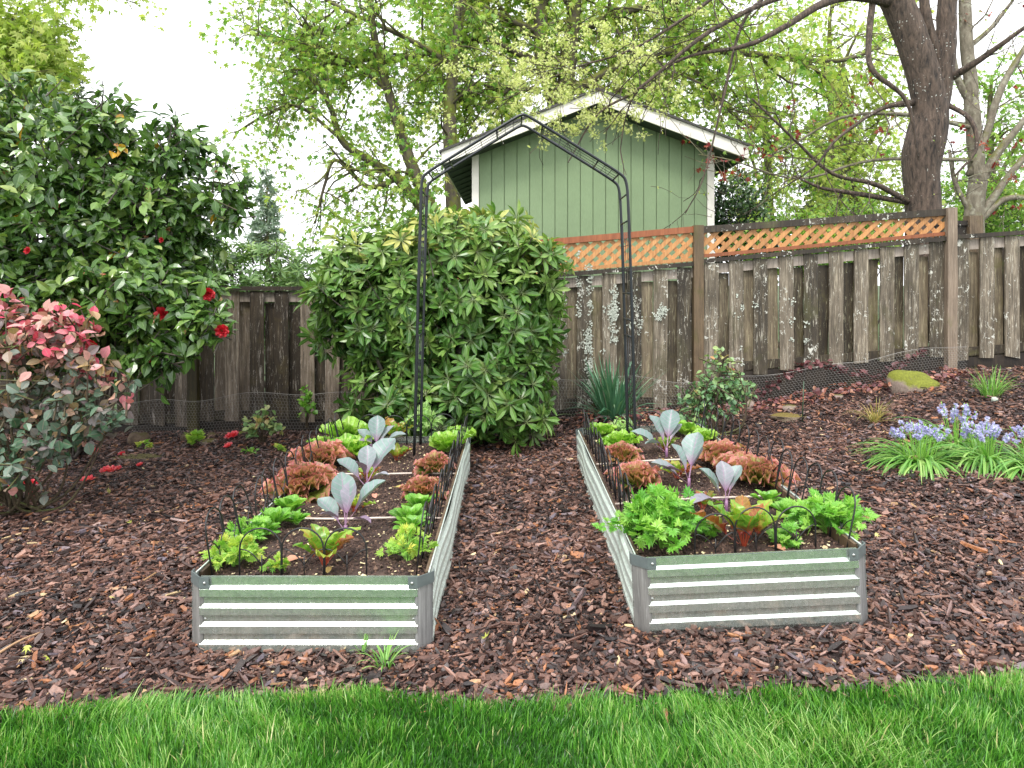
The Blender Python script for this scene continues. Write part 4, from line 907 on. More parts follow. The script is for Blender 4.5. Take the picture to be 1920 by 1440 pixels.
# burl and knot of the kinked trunk
# grey forked tree with red leaves
def redleaves(root, tips, tdir, rng):
    ok = rng.random(len(tips)) < .6; t = tips[ok]; k = 4; N = len(t) * k; G = Geo()
    G.inst(T_MAPLE, np.repeat(t, k, 0) + rng.normal(0, .03, (N, 3)), norm(rdir(rng, N) + np.array([0, 0, -.6])), rdir(rng, N), rng.uniform(.035, .075, N), rng.random(N)); G.build('red_foliage', f_red, root)
YE = 9.6
tree('grey_maple', 'grey lichened forked maple with sparse dark red leaves at the right edge behind the fence', (at(1835, 600, YE)[0], YE, .6), [
    (L(YE, (1840, 640, .15), (1826, 430, .125), (1832, 330, .105), (1825, 230, .095), (1818, 140, .085), (1810, 40, .08), (1812, -60, .07)), .3),
    (L(YE, (1832, 400, .07), (1850, 320, .06), (1900, 250, .045), (1960, 180, .03)), .5),
    (L(YE, (1826, 420, .06), (1870, 360, .05), (1925, 290, .04), (1990, 240, .03)), .5),
    (L(YE, (1818, 330, .06), (1850, 250, .05), (1880, 160, .045), (1940, 60, .03)), .5),
    (L(YE, (1822, 200, .05), (1790, 130, .045), (1785, 40, .04), (1800, -50, .03)), .4),
    (L(YE, (1815, 90, .04), (1860, 50, .03), (1900, 0, .02)), .4),
    (L(YE, (1830, 420, .05), (1880, 375, .045), (1930, 370, .04)), .3),
    (L(YE, (1820, 400, .04), (1790, 340, .03), (1780, 280, .02)), .5),
    (L(YE, (1826, 240, .03), (1700, 215, .028, 9.2), (1580, 220, .02, 8.9), (1480, 275, .012, 8.7), (1420, 300, .008, 8.6)), 1.2),
    (L(YE, (1835, 300, .03), (1640, 300, .022, 9.0), (1500, 335, .015, 8.6), (1370, 300, .008, 8.4), (1310, 290, .005, 8.4)), 1.0)],
    b_grey, f_mid, 132, (8, .9), (4, .45), 1, 1, .05, r1=.2, wand=.22, lspread=.04, grav=.02, extra=redleaves)

# shrubs beyond the fence
def shrub(name, label, loc, ells, mat, tmpl, lsize, seed, sprig=6, sx=1.0, cat='shrub', stems=8, bark=None, spread=.05, up=.7, out=.6, outT=None, whorl=False, extra=None, stemr=.02, flat=.0):
    rng = np.random.default_rng(seed); root = thing(name, label, cat, loc); G, GB = Geo(), Geo(); allp = []
    loc = np.array(loc, float)
    for (c, r, n) in ells:
        c, r = np.array(c, float), np.array(r, float); o = rdir(rng, n); rad = rng.uniform(.45, 1.0, n) ** .45
        bumpy = 1 + .22 * np.sin(o[:, 0] * 5 + seed) * np.sin(o[:, 2] * 6 + o[:, 1] * 4); p = c + o * r * (rad * bumpy)[:, None]; ok = p[:, 2] > H(p[:, 0], p[:, 1]) + .04; p, o, rad = p[ok], o[ok], rad[ok]; n = len(p)
        allp.append(np.concatenate([p, o], 1))
    A = np.concatenate(allp); p, o = A[:, :3], norm(A[:, 3:] ); n = len(p)
    for k in range(stems):
        q = p[rng.integers(0, n)]; mid = (loc + q) / 2 + rng.normal(0, .08, 3) + np.array([0, 0, -.05]); S = cspline([loc + rng.normal(0, .05, 3) * [1, 1, 0], mid, q], 5); GB.tube(S, np.linspace(stemr, .004, len(S)), 6, rng.random())
    twig = rng.random(n) < .5
    ax = norm(o * out + rdir(rng, n) * .55 + np.array([0, 0, up * .5]))
    for q, a in zip(p[twig], ax[twig]): GB.tube([q - a * .22 + rng.normal(0, .02, 3), q - a * .08, q], [.006, .004, .003], 4, .5, cap=False)
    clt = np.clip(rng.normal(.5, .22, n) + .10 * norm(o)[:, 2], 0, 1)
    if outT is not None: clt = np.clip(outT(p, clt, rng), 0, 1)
    if whorl:
        ph = rng.uniform(0, 6.28, n); u = np.cross(ax, np.array([.1, .2, 1.])); u = norm(u); v = np.cross(ax, u)
        for k in range(sprig):
            a = ph + k * 2 * pi / sprig + rng.normal(0, .15, n); rdl = np.cos(a)[:, None] * u + np.sin(a)[:, None] * v; tilt = rng.uniform(-.15, .55, n) + (k % 2) * .25
            D = norm(rdl + ax * tilt[:, None]); G.inst(tmpl, p + rdl * .006, D, norm(ax + rng.normal(0, .12, (n, 3))), lsize * rng.uniform(.65, 1.15, n), np.clip(clt + rng.normal(0, .1, n), 0, 1), SX=np.full(n, sx))
    else:
        for k in range(sprig):
            tt = rng.uniform(-.16, .02, n)[:, None]; D = norm(ax * .5 + rdir(rng, n) * .8 + np.array([0, 0, -.15 - flat])); U = norm(np.array([0, -.25, .8]) + rdir(rng, n) * .55 + o * .4)
            G.inst(tmpl, p + ax * tt + rng.normal(0, spread * .4, (n, 3)), D, U, lsize * rng.uniform(.6, 1.15, n), np.clip(clt + rng.normal(0, .13, n), 0, 1), SX=np.full(n, sx))
    GB.build('branches', bark or b_twig, root, smooth_=True); G.build('leaves', mat, root)
    if extra: extra(root, p, o, rng)
    return root
f_hedge = leafmat('hedge_leaf_mat', [(0, (.05, .11, .03)), (.5, (.11, .21, .05)), (1, (.24, .36, .10))], rough=.4, transl=.25, var=.25)
shrub('evergreen_shrub', 'light green evergreen shrub showing above the left fence beside the camellia', (at(500, 600, 8.2)[0], 8.2, 0), [(at(480, 545, 8.2), (.75, .6, .55), 330), (at(420, 520, 8.3), (.5, .5, .45), 160), (at(560, 535, 8.2), (.4, .5, .42), 140)], f_hedge, T_RHO, .11, 141, 7, whorl=True)
shrub('evergreen_shrub', 'dark holly like shrub behind the lattice at the right corner of the shed', (at(1375, 600, 10)[0], 10, .2), [(at(1375, 400, 10), (.45, .5, .62), 420), (at(1400, 440, 9.7), (.6, .5, .5), 300)], f_dark, T_OVAL, .08, 142, 5)
for k, (px, py, rx, rz_, n, lab) in enumerate([(1480, 455, .75, .5, 330, 'leafy green shrub seen through the left half of the right lattice'), (1600, 440, .7, .55, 330, 'leafy green shrub seen through the right half of the right lattice'), (1900, 400, .8, .45, 420, 'bright green shrub above the fence at the far right edge')]):
    q = at(px, py, 9.0 + .5 * k); shrub('green_shrub', lab, (q[0], q[1], .3), [(q, (rx, .5, rz_), n)], f_mid, T_OVAL, .075, 150 + k, 6)
shrub('low_hedge', 'long low green hedge in the neighbouring garden beyond the left fence', (-4.0, 9.5, 0), [((-5.2, 9.5, .9), (1.6, .6, .95), 500), ((-2.4, 9.7, .8), (1.6, .6, .9), 500)], f_hedge, T_OVAL, .09, 155, 5, cat='hedge')

# ------------------------------------------------------------ camellia
def flowerG(G, c, ax, r, rng, n1=8, t0=.5):
    ax = norm(ax); u = norm(np.cross(ax, [.3, .2, .9])); v = np.cross(ax, u)
    for ring, (m, tl, s) in enumerate(((n1, .15, 1.0), (n1 - 1, .6, .8), (5, 1.4, .55), (3, 3, .4))):
        a = rng.uniform(0, 6.28) + np.arange(m) * 6.28 / m + rng.normal(0, .1, m); rd = np.cos(a)[:, None] * u + np.sin(a)[:, None] * v
        G.inst(T_PETAL, np.array(c) + rd * r * .05, norm(rd + ax * tl), np.tile(ax, (m, 1)) - rd * .3 * tl, np.full(m, r * s), np.clip(t0 + rng.normal(0, .2, m), 0, 1))
m_redp = leafmat('camellia_petal_mat', [(0, (.32, .006, .012)), (.6, (.58, .015, .03)), (1, (.75, .07, .08))], rough=.5, transl=.25, var=.2)
m_fallen = leafmat('fallen_petal_mat', [(0, (.70, .03, .06)), (.6, (.88, .10, .14)), (1, (.95, .32, .30))], rough=.5, transl=.25, var=.2)
m_bud = leafmat('camellia_bud_mat', [(0, (.30, .12, .06)), (.5, (.42, .20, .09)), (.8, (.45, .10, .06)), (1, (.60, .35, .16))], rough=.5, transl=.15)
def camellia_extra(root, p, o, rng):
    for (px, py, Y, r) in [(390, 550, 4.5, .055), (305, 590, 4.42, .062), (416, 620, 4.45, .05), (283, 672, 4.4, .03), (175, 650, 4.3, .055), (103, 385, 4.5, .028), (52, 470, 4.3, .028), (303, 450, 4.6, .022)]:
        G = Geo(); flowerG(G, at(px, py, Y), (rng.normal(0, .4), -1, rng.normal(0, .3)), r * .85, rng, t0=.4); G.build('flower', m_redp, root)
    G = Geo(); front = p[(o[:, 1] < .1)]; q = front[rng.integers(0, len(front), 60)] + np.array([0, -.03, 0]); N = 3
    ico = leaf_t(2, pr([(0, .15), (.5, .35), (1, .05)]), 1, .8, .3); 
    for c in q:
        G = Geo(); G.inst(ico, c + rng.normal(0, .006, (N, 3)), rdir(rng, N), rdir(rng, N), rng.uniform(.018, .030, N), rng.random(N)); G.build('bud', m_bud, root)
m_cam = leafmat('camellia_leaf_mat', [(0, (.028, .072, .015)), (.35, (.075, .165, .030)), (.7, (.175, .285, .060)), (.9, (.32, .40, .12)), (.988, (.20, .27, .06)), (.992, (.50, .24, .03)), (1, (.55, .30, .03))], rib=(.20, .30, .12), ribw=.10, rough=.27, transl=.18, var=.2, spec=.6)
shrub('camellia_bush', 'large glossy dark green camellia bush with red flowers in front of the left fence', (-3.6, 5.8, -.08), [
    ((-3.5, 5.25, 1.98), (1.12, 1.0, .80), 1150), ((-3.05, 5.1, 1.62), (.92, .85, .75), 680), ((-2.56, 4.95, 1.70), (.42, .5, .58), 270), ((-4.3, 5.2, 1.7), (.8, .8, 1.0), 420), ((-3.1, 4.75, 1.15), (.7, .45, .38), 420),
    ((-2.40, 4.62, 1.28), (.46, .34, .28), 260), ((-2.27, 4.5, .98), (.22, .18, .22), 70), ((-1.98, 4.5, 1.12), (.15, .15, .15), 34), ((-3.7, 5.0, 2.62), (.35, .35, .28), 60), ((-2.95, 5.0, 2.55), (.30, .3, .26), 46), ((-2.35, 4.9, 2.32), (.22, .25, .24), 50), ((-1.98, 4.9, 2.0), (.14, .2, .3), 36)],
    m_cam, T_CAM, .096, 161, 7, stems=18, stemr=.016, spread=.05, up=.5, flat=.25, outT=lambda p, t, rng: np.where(rng.random(len(t)) < .006, 1.0, t * .75), extra=camellia_extra)
# ------------------------------------------------------------ rhododendron
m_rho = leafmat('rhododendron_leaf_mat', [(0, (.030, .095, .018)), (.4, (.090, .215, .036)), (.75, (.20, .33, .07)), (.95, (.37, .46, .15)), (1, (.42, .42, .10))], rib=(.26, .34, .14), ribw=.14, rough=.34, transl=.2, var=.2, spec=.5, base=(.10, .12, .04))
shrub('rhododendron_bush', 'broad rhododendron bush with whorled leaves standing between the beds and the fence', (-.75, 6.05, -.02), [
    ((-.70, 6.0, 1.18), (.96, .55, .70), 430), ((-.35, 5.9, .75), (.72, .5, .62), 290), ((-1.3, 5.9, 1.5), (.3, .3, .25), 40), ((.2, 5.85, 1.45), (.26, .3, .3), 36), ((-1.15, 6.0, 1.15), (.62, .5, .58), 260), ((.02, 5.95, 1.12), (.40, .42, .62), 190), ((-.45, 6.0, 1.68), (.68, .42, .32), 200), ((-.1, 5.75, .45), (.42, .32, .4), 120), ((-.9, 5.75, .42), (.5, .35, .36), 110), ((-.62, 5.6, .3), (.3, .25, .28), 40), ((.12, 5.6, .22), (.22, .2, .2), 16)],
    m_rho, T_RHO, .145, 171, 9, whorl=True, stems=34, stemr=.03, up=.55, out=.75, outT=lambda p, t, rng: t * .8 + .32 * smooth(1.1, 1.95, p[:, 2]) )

# ------------------------------------------------------------ roses
m_rose = leafmat('rose_leaf_mat', [(0, (.07, .15, .08)), (.25, (.15, .21, .16)), (.45, (.24, .19, .20)), (.58, (.38, .27, .12)), (.72, (.52, .30, .24)), (.88, (.60, .24, .27)), (1, (.52, .05, .10))], rough=.38, transl=.22, var=.22, rib=(.35, .25, .2), ribw=.08, nscale=40)
b_cane = barkmat('rose_cane_mat', (.035, .025, .015), (.12, .09, .05), moss=(.10, .12, .03), mossamt=.5, scale=20)
def rose_bush(label, base, ells, seed, n_st, outT, lsize, mat=None):
    return shrub('rose_bush', label, base, ells, mat or m_rose, T_ROSE, lsize, seed, 5, stems=n_st, bark=b_cane, outT=outT, stemr=.010, spread=.04, up=.3, flat=-.05)
rose_bush('rose bush with pinkish bronze new leaves at the left edge in front of the camellia', (-2.92, 4.2, -.01), [((-2.86, 4.05, .88), (.50, .38, .34), 120), ((-3.05, 4.1, 1.10), (.36, .3, .26), 84), ((-2.60, 4.0, 1.08), (.24, .2, .20), 40), ((-2.50, 4.0, .62), (.24, .22, .18), 26), ((-2.88, 4.0, .55), (.40, .3, .2), 60), ((-2.30, 3.95, .60), (.12, .12, .08), 10), ((-2.40, 4.0, .86), (.12, .12, .12), 14), ((-2.2, 4.0, .78), (.06, .06, .05), 4), ((-2.85, 3.95, .36), (.36, .25, .15), 34), ((-3.15, 3.95, .3), (.2, .2, .2), 24)], 181, 24,
          lambda p, t, rng: .58 * smooth(.45, 1.2, p[:, 2]) + rng.normal(.20, .22, len(p)), .070)
m_rose2 = leafmat('young_rose_leaf_mat', [(0, (.07, .18, .08)), (.4, (.16, .30, .11)), (.7, (.34, .44, .16)), (.85, (.55, .48, .20)), (1, (.48, .12, .06))], rough=.4, transl=.25, var=.2, rib=(.3, .35, .2), ribw=.08)
q = onground(1345, 815)
rose_bush('small green rose bush behind the far corner of the right raised bed', (q[0], q[1], q[2]), [((q[0] - .02, q[1], q[2] + .32), (.27, .22, .18), 66), ((q[0] + .10, q[1], q[2] + .42), (.24, .18, .14), 40), ((q[0] - .2, q[1], q[2] + .22), (.16, .14, .1), 24), ((q[0] + .0, q[1], q[2] + .6), (.07, .07, .12), 12)], 182, 12, lambda p, t, rng: t * .55 + .45 * smooth(.5, .95, p[:, 2]), .048, m_rose2)
q = onground(30, 940)
rose_bush('low pale green rose sprout at the left edge below the large rose bush', (q[0], q[1], q[2]), [((q[0] - .02, q[1] - .1, q[2] + .1), (.13, .12, .1), 18), ((q[0] - .02, q[1] - .05, q[2] + .28), (.08, .1, .1), 8)], 183, 5, lambda p, t, rng: t * .6, .055, m_rose2)
# ------------------------------------------------------------ vegetables in the beds
T_LET = [fan_t(k, .095, 7.5 + 1.3 * k, .35, .58, 6, 28) for k in range(4)]
T_LETR = [fan_t(10 + k, .12, 10.5 + k, .4, .6, 6, 34) for k in range(4)]
T_SPIN = [leaf_t(6, pr([(0, .05), (.3, .18), (.6, .27), (.85, .22), (1, .05)]), 2, .4, .45, .02, 1, 20 + k, pet=.22) for k in range(2)]
T_CAB = [leaf_t(12, pr([(0, .03), (.12, .12), (.35, .30), (.6, .42), (.82, .36), (.94, .2), (1, .04)]), 3, .30, .28, .012, 2, 30 + k, pet=.30, petw=.022) for k in range(3)]
T_CHARD = [leaf_t(12, pr([(0, .05), (.15, .20), (.45, .30), (.8, .22), (1, .04)]), 3, .35, .35, .05, 3, 40 + k, pet=.36, petw=.020) for k in range(3)]
m_let = leafmat('green_lettuce_mat', [(0, (.13, .33, .03)), (.5, (.27, .50, .055)), (1, (.48, .66, .13))], rough=.38, transl=.3, var=.25, rib=(.50, .62, .25), ribw=.08, base=(.50, .62, .28), nscale=60)
m_letr = leafmat('red_lettuce_mat', [(0, (.10, .16, .025)), (.45, (.25, .30, .05)), (1, (.50, .30, .12))], rough=.42, transl=.3, var=.4, tip=(.58, .17, .20), base=(.24, .38, .06), nscale=38, tipstart=.70)
m_spin = leafmat('spinach_leaf_mat', [(0, (.07, .24, .02)), (.5, (.15, .38, .04)), (1, (.28, .50, .07))], rough=.35, transl=.3, var=.2, rib=(.40, .58, .20), ribw=.10, nscale=50, veins=(.30, .50, .12), vn=6.)
m_cab = leafmat('cabbage_leaf_mat', [(0, (.14, .22, .20)), (.5, (.20, .28, .26)), (.8, (.24, .22, .27)), (1, (.18, .11, .18))], rough=.42, transl=.15, var=.16, rib=(.30, .18, .27), ribw=.07, veins=(.32, .24, .32), vn=7., base=(.24, .11, .21), nscale=50)
m_cabstem = plain('cabbage_stem_mat', (.24, .12, .22), .45, var=.25)
m_chard = leafmat('chard_leaf_mat', [(0, (.12, .30, .03)), (.5, (.28, .46, .05)), (.8, (.36, .40, .06)), (1, (.36, .12, .04))], rough=.32, transl=.35, var=.3, rib=(.50, .10, .05), ribw=.12, base=(.42, .03, .05), nscale=60, veins=(.42, .30, .08), vn=7.)
m_cstem = plain('chard_stem_mat', (.42, .03, .06), .35, var=.25)
m_pars = leafmat('parsley_leaf_mat', [(0, (.07, .27, .025)), (.5, (.16, .42, .045)), (1, (.34, .58, .10))], rough=.38, transl=.35, var=.2, nscale=70)
m_cil = leafmat('coriander_leaf_mat', [(0, (.14, .36, .04)), (.5, (.28, .50, .07)), (.85, (.46, .60, .10)), (1, (.62, .62, .12))], rough=.4, transl=.4, var=.2, nscale=70)
m_hstem = plain('herb_stem_mat', (.20, .42, .06), .4, var=.2)
m_pea = leafmat('pea_leaf_mat', [(0, (.22, .42, .12)), (.5, (.34, .54, .18)), (1, (.50, .66, .30))], rough=.45, transl=.4, var=.15, nscale=50)
def rosette(name, label, cat, base, tmpls, mat, n, ln, seed, tilt=(1.3, .25), group=None, wid=1.0, hcore=.0, leafname='leaves', tv=.2):
    """leaves spiral out of the crown; outer lie flatter"""
    rng = np.random.default_rng(seed); root = thing(name, label, cat, base, group); G = Geo()
    for k in range(n):
        f = (k + .5) / n; a = k * 2.39996 + rng.normal(0, .25); el = tilt[0] + (tilt[1] - tilt[0]) * f ** .8 + rng.normal(0, .12)
        d = np.array([cos(a) * cos(el), sin(a) * cos(el), sin(el)]); u = np.array([-cos(a) * sin(el), -sin(a) * sin(el), cos(el)]) + rng.normal(0, .12, 3)
        s = ln * (.55 + .5 * f) * rng.uniform(.85, 1.12); t = tmpls[rng.integers(0, len(tmpls))]
        G.inst(t, [np.array(base) + np.array([cos(a), sin(a), 0]) * .008 + np.array([0, 0, hcore * (1 - f)])], [d], [u], np.array([s]), np.array([np.clip(.5 + rng.normal(0, tv) - .2 * f + .1, 0, 1)]), SX=np.array([wid * rng.uniform(.85, 1.1)]))
    G.build(leafname, mat, root, smooth_=True); return root
def herb(name, label, cat, base, mat, n, h, spread, ls, seed, group=None, tm=None, overhang=(0, 0), stem=m_hstem):
    rng = np.random.default_rng(seed); root = thing(name, label, cat, base, group); G, GS = Geo(), Geo(); base = np.array(base); ov = np.array([overhang[0], overhang[1], 0])
    for k in range(n):
        a = rng.uniform(0, 6.28); r = spread * rng.uniform(.1, 1) ** .6; hh = h * rng.uniform(.45, 1.05) * (1 - .45 * (r / spread) ** 2); tip = base + np.array([cos(a) * r, sin(a) * r, hh]) + ov * rng.uniform(0, 1); b = base + rng.normal(0, .008, 3) * [1, 1, 0] + [0, 0, -.005]; mid = base + (tip - base) * .5 * [.7, .7, 1.25]
        S = cspline([b, mid, tip], 4); GS.tube(S, np.linspace(.0024, .0012, len(S)), 5, .5, cap=False); d0 = norm(S[-1] - S[-2])
        m = rng.integers(3, 6); D = norm(d0 * .6 + rdir(rng, m) * .8); P_ = S[-1 - np.minimum(rng.integers(0, 3, m), len(S) - 1)]; U = norm(np.array([0, -.2, 1.]) + rdir(rng, m) * .45)
        G.inst((tm or T_PARS)[k % len(tm or T_PARS)], P_, D, U, ls * rng.uniform(.7, 1.25, m), np.clip(rng.normal(.5, .2) + .15 * hh / h + rng.normal(0, .1, m), 0, 1))
    GS.build('stems', stem, root, smooth_=True); G.build('leaves', mat, root); return root
def cabbage(label, base, leaves, seed):
    """leaves: list of (azimuth deg, elevation deg, length, width, t)"""
    rng = np.random.default_rng(seed); root = thing('cabbage', label, 'cabbage', base, 'young purple cabbages in the beds'); base = np.array(base); st = base + np.array([0, 0, .06])
    G = Geo(); G.tube([base - [0, 0, .02], base + [0, 0, .03], st], [.009, .008, .008], 8); G.build('stem', m_cabstem, root, smooth_=True)
    for k, (az, el, ln, w, t) in enumerate(leaves):
        a, e = radians(az), radians(el); d = np.array([cos(a) * cos(e), sin(a) * cos(e), sin(e)]); u = np.array([-cos(a) * sin(e), -sin(a) * sin(e), cos(e)]) + rng.normal(0, .15, 3); G = Geo()
        G.inst(T_CAB[k % 3], [st + np.array([0, 0, -.03 + .012 * k])], [d], [u], np.array([ln]), np.array([t]), SX=np.array([w * .55])); G.build('leaf', m_cab, root, smooth_=True)
    return root
g_let = 'green lettuces in the raised beds'; g_red = 'red leaf lettuces in the raised beds'; g_spin = 'small spinach rosettes in the raised beds'; g_ch = 'chard plants in the raised beds'; g_par = 'parsley and coriander clumps in the raised beds'
B = onsoil
# left bed
herb('coriander', 'bright green coriander clump spilling over the front left corner of the left bed', 'coriander', B(440, 1060), m_cil, 44, .12, .105, .040, 201, g_par)
herb('coriander', 'coriander clump in the front right corner of the left bed by the hoops', 'coriander', B(765, 1050), m_cil, 34, .13, .10, .038, 202, g_par)
herb('coriander', 'paler coriander behind the front left coriander in the left bed', 'coriander', B(470, 1020), m_pars, 26, .10, .09, .040, 203, g_par)
herb('coriander', 'two leaved coriander seedling behind the front hoops of the left bed', 'coriander', B(530, 1072), m_cil, 9, .05, .06, .036, 204, g_par)
for k, (px, py, s, lab) in enumerate([(492, 1010, .085, 'spinach rosette behind the coriander in the left bed row of the left bed'), (515, 990, .09, 'spinach rosette between two others in the left row of the left bed'), (545, 965, .095, 'spinach rosette at the front drip tube left of the front cabbage in the left bed'),
        (772, 1000, .08, 'lowest spinach rosette in the right row of the left bed'), (770, 985, .085, 'spinach rosette in the middle of the right row of the left bed'), (785, 962, .095, 'spinach rosette beside the front drip tube in the right row of the left bed'), (556, 985, .06, 'small spinach seedling right of the left row in the left bed'),
        (1440, 950, .075, 'spinach rosette in the right row of the right bed nearest the drip tube'), (1475, 972, .08, 'spinach rosette behind the right parsley of the right bed'), (1420, 985, .06, 'little spinach seedling right of the chard in the right bed')]):
    rosette('spinach', lab, 'spinach', B(px, py), T_SPIN, m_spin, 24, s * 1.2, 210 + k, (1.5, .7), g_spin, hcore=.02)
for k, (px, py, s, n, lab) in enumerate([(572, 925, .155, 26, 'frilly red lettuce nearest the drip tube in the left row of the left bed'), (600, 880, .15, 24, 'frilly red lettuce just in front of the big green lettuce in the left bed'), (540, 935, .11, 16, 'small frilly red lettuce at the outer edge of the left bed'),
        (793, 935, .10, 18, 'frilly red lettuce in front in the right row of the left bed'), (815, 890, .11, 18, 'frilly red lettuce behind in the right row of the left bed'),
        (1190, 915, .12, 18, 'frilly red lettuce nearest the parsley in the left row of the right bed'), (1165, 868, .11, 18, 'frilly red lettuce farther back in the left row of the right bed'),
        (1355, 878, .145, 24, 'frilly red lettuce behind in the right row of the right bed'), (1418, 910, .145, 26, 'frilly red lettuce in front in the right row of the right bed'), (1385, 895, .12, 16, 'frilly red lettuce squeezed between its two neighbours in the right bed')]):
    rosette('red_lettuce', lab, 'red lettuce', B(px, py), T_LETR, m_letr, int(n * 1.25), s * 1.28, 230 + k, (1.5, .42), g_red, hcore=.05, tv=.32)
for k, (px, py, s, n, lab) in enumerate([(650, 865, .17, 24, 'large light green lettuce in front of the back left corner of the left bed'), (655, 835, .19, 24, 'tall light green lettuce at the back of the left row in the left bed'), (612, 850, .13, 14, 'light green lettuce leaning on the outer edge of the left bed'),
        (840, 850, .16, 22, 'light green lettuce at the back of the right row in the left bed'), (862, 830, .13, 16, 'light green lettuce at the back right corner of the left bed'),
        (1125, 822, .13, 18, 'light green lettuce in the back left corner of the right bed'), (1165, 842, .13, 20, 'light green lettuce second in the left row of the right bed'),
        (1285, 818, .12, 18, 'light green lettuce in the back row right of the back cabbage in the right bed'), (1318, 832, .11, 16, 'light green lettuce at the outer right edge near the back of the right bed')]):
    rosette('green_lettuce', lab, 'green lettuce', B(px, py), T_LET, m_let, int(n * 1.15), s * 1.08, 250 + k, (1.6, .65), g_let, hcore=.02)
chs = [(608, 1060, .19, 12, 'chard with orange and red blotched leaves behind the front hoops of the left bed'), (665, 960, .14, 9, 'dark chard between the two nearer cabbages of the left bed'), (690, 905, .12, 8, 'small chard beside the middle cabbage of the left bed'), (745, 865, .14, 10, 'chard with bright red stems beside the back cabbage of the left bed'), (742, 828, .22, 11, 'tall chard with one red leaf left of the arch leg in the left bed'),
       (1395, 1025, .25, 13, 'tall glossy chard with red stems behind the front hoops of the right bed'), (1318, 955, .12, 9, 'yellow green chard just behind the parsley of the right bed'), (1270, 898, .14, 9, 'chard beside the middle cabbage of the right bed'), (1245, 848, .13, 9, 'chard with orange stems beside the back cabbage of the right bed'), (1420, 1000, .12, 7, 'dark red veined chard right of the tall glossy chard')]
for k, (px, py, s, n, lab) in enumerate(chs):
    rosette('chard', lab, 'chard', B(px, py), T_CHARD, m_chard, n + 5, s, 270 + k, (1.5, .75), g_ch, wid=.66, tv=.42)
cabbage('nearest purple cabbage in the left bed in front of the drip tube', B(648, 1010), [(160, 48, .20, 1.0, .35), (120, 78, .25, 1.0, .3), (60, 80, .20, .95, .75), (22, 52, .25, 1.0, .4), (200, 30, .12, .8, .9), (-25, 8, .14, .7, .95)], 301)
cabbage('middle purple cabbage in the left bed between the two drip tubes', B(688, 925), [(165, 45, .23, 1.05, .2), (100, 72, .22, 1.0, .6), (48, 55, .29, 1.1, .25), (250, 60, .16, .8, .95), (-10, 20, .13, .7, .7)], 302)
cabbage('rear purple cabbage in the left bed with upright leaves', B(705, 862), [(158, 55, .21, 1.0, .5), (95, 72, .25, 1.0, .25), (30, 58, .20, .9, .6), (-5, 35, .22, .9, .55), (-40, 12, .18, .9, .5), (210, 30, .12, .8, .9)], 303)
cabbage('nearest purple cabbage in the right bed behind the tall chard', B(1362, 962), [(165, 62, .21, 1.0, .3), (90, 75, .20, .95, .7), (35, 62, .19, .9, .5), (200, 6, .20, .9, .75)], 304)
cabbage('middle purple cabbage in the right bed between the drip tubes', B(1292, 918), [(168, 35, .22, 1.0, .6), (135, 68, .21, 1.0, .3), (55, 68, .26, 1.05, .35), (60, 45, .22, .9, .7), (185, 22, .15, .5, .95)], 305)
cabbage('rear purple cabbage in the right bed with tall round leaves', B(1250, 858), [(160, 35, .25, 1.0, .35), (135, 66, .24, 1.05, .3), (60, 68, .26, 1.05, .2), (25, 55, .18, .9, .6), (200, 15, .16, .7, .5)], 306)
# right bed herbs
herb('parsley', 'tall bright green parsley spilling over the front left corner of the right bed', 'parsley', B(1245, 1025), m_pars, 78, .24, .17, .060, 311, g_par, overhang=(-.02, -.04))
herb('parsley', 'parsley leaning out over the path side of the right bed', 'parsley', B(1200, 1000), m_pars, 34, .12, .15, .046, 312, g_par, overhang=(-.05, -.02))
herb('parsley', 'low parsley seedling between the front parsley and the chard', 'parsley', B(1330, 1005), m_pars, 12, .07, .07, .045, 313, g_par)
herb('parsley', 'round bright parsley clump filling the front right corner of the right bed', 'parsley', B(1555, 1000), m_pars, 80, .15, .17, .050, 314, g_par)
herb('parsley', 'short parsley behind the front rim of the right bed between chard and corner', 'parsley', B(1470, 1020), m_pars, 16, .07, .07, .042, 315, g_par)
herb('pea_plant', 'pale pea shoots climbing at the left foot of the arch', 'pea plant', B(795, 822), m_pea, 60, .26, .10, .045, 316, 'pea shoots at the arch', tm=[T_OVAL])
herb('pea_plant', 'small pale pea shoots at the right foot of the arch', 'pea plant', B(1165, 815), m_pea, 22, .12, .10, .045, 317, 'pea shoots at the arch', tm=[T_OVAL])
# dropped leaves on the soil
m_dry = leafmat('dropped_leaf_mat', [(0, (.50, .46, .10)), (.5, (.60, .40, .16)), (1, (.62, .28, .20))], rough=.5, transl=.25, var=.2)
for k, (px, py, s, t, az, lab) in enumerate([(738, 918, .07, .2, 0, 'yellow dropped leaf on the soil right of the middle cabbage'), (700, 930, .06, 1., -70, 'pink dropped leaf below the middle cabbage'), (572, 1052, .08, .9, 200, 'broad peach coloured dropped leaf left of the front chard'), (620, 1068, .05, .4, -90, 'cream dropped leaf in front of the front chard'), (585, 975, .045, .5, 160, 'orange dropped leaf on the soil left of the front cabbage'), (1440, 1030, .07, .9, -30, 'peach dropped leaf right of the tall chard in the right bed'), (1175, 868 + 20, .05, .1, 10, 'yellow dropped leaf at the rear drip tube of the right bed'), (1420, 978, .05, .1, 60, 'yellow dropped leaf behind the tall chard of the right bed')]):
    p = B(px, py); G = Geo(); a = radians(az); G.inst(T_SPIN[k % 2], [p + np.array([0, 0, .014])], [(cos(a), sin(a), .1)], [(0, -.2, 1)], np.array([s]), np.array([t])); setp(G.build('dropped_leaf', m_dry, None, p, True), lab, 'dropped leaf', 'dropped leaves on the soil')

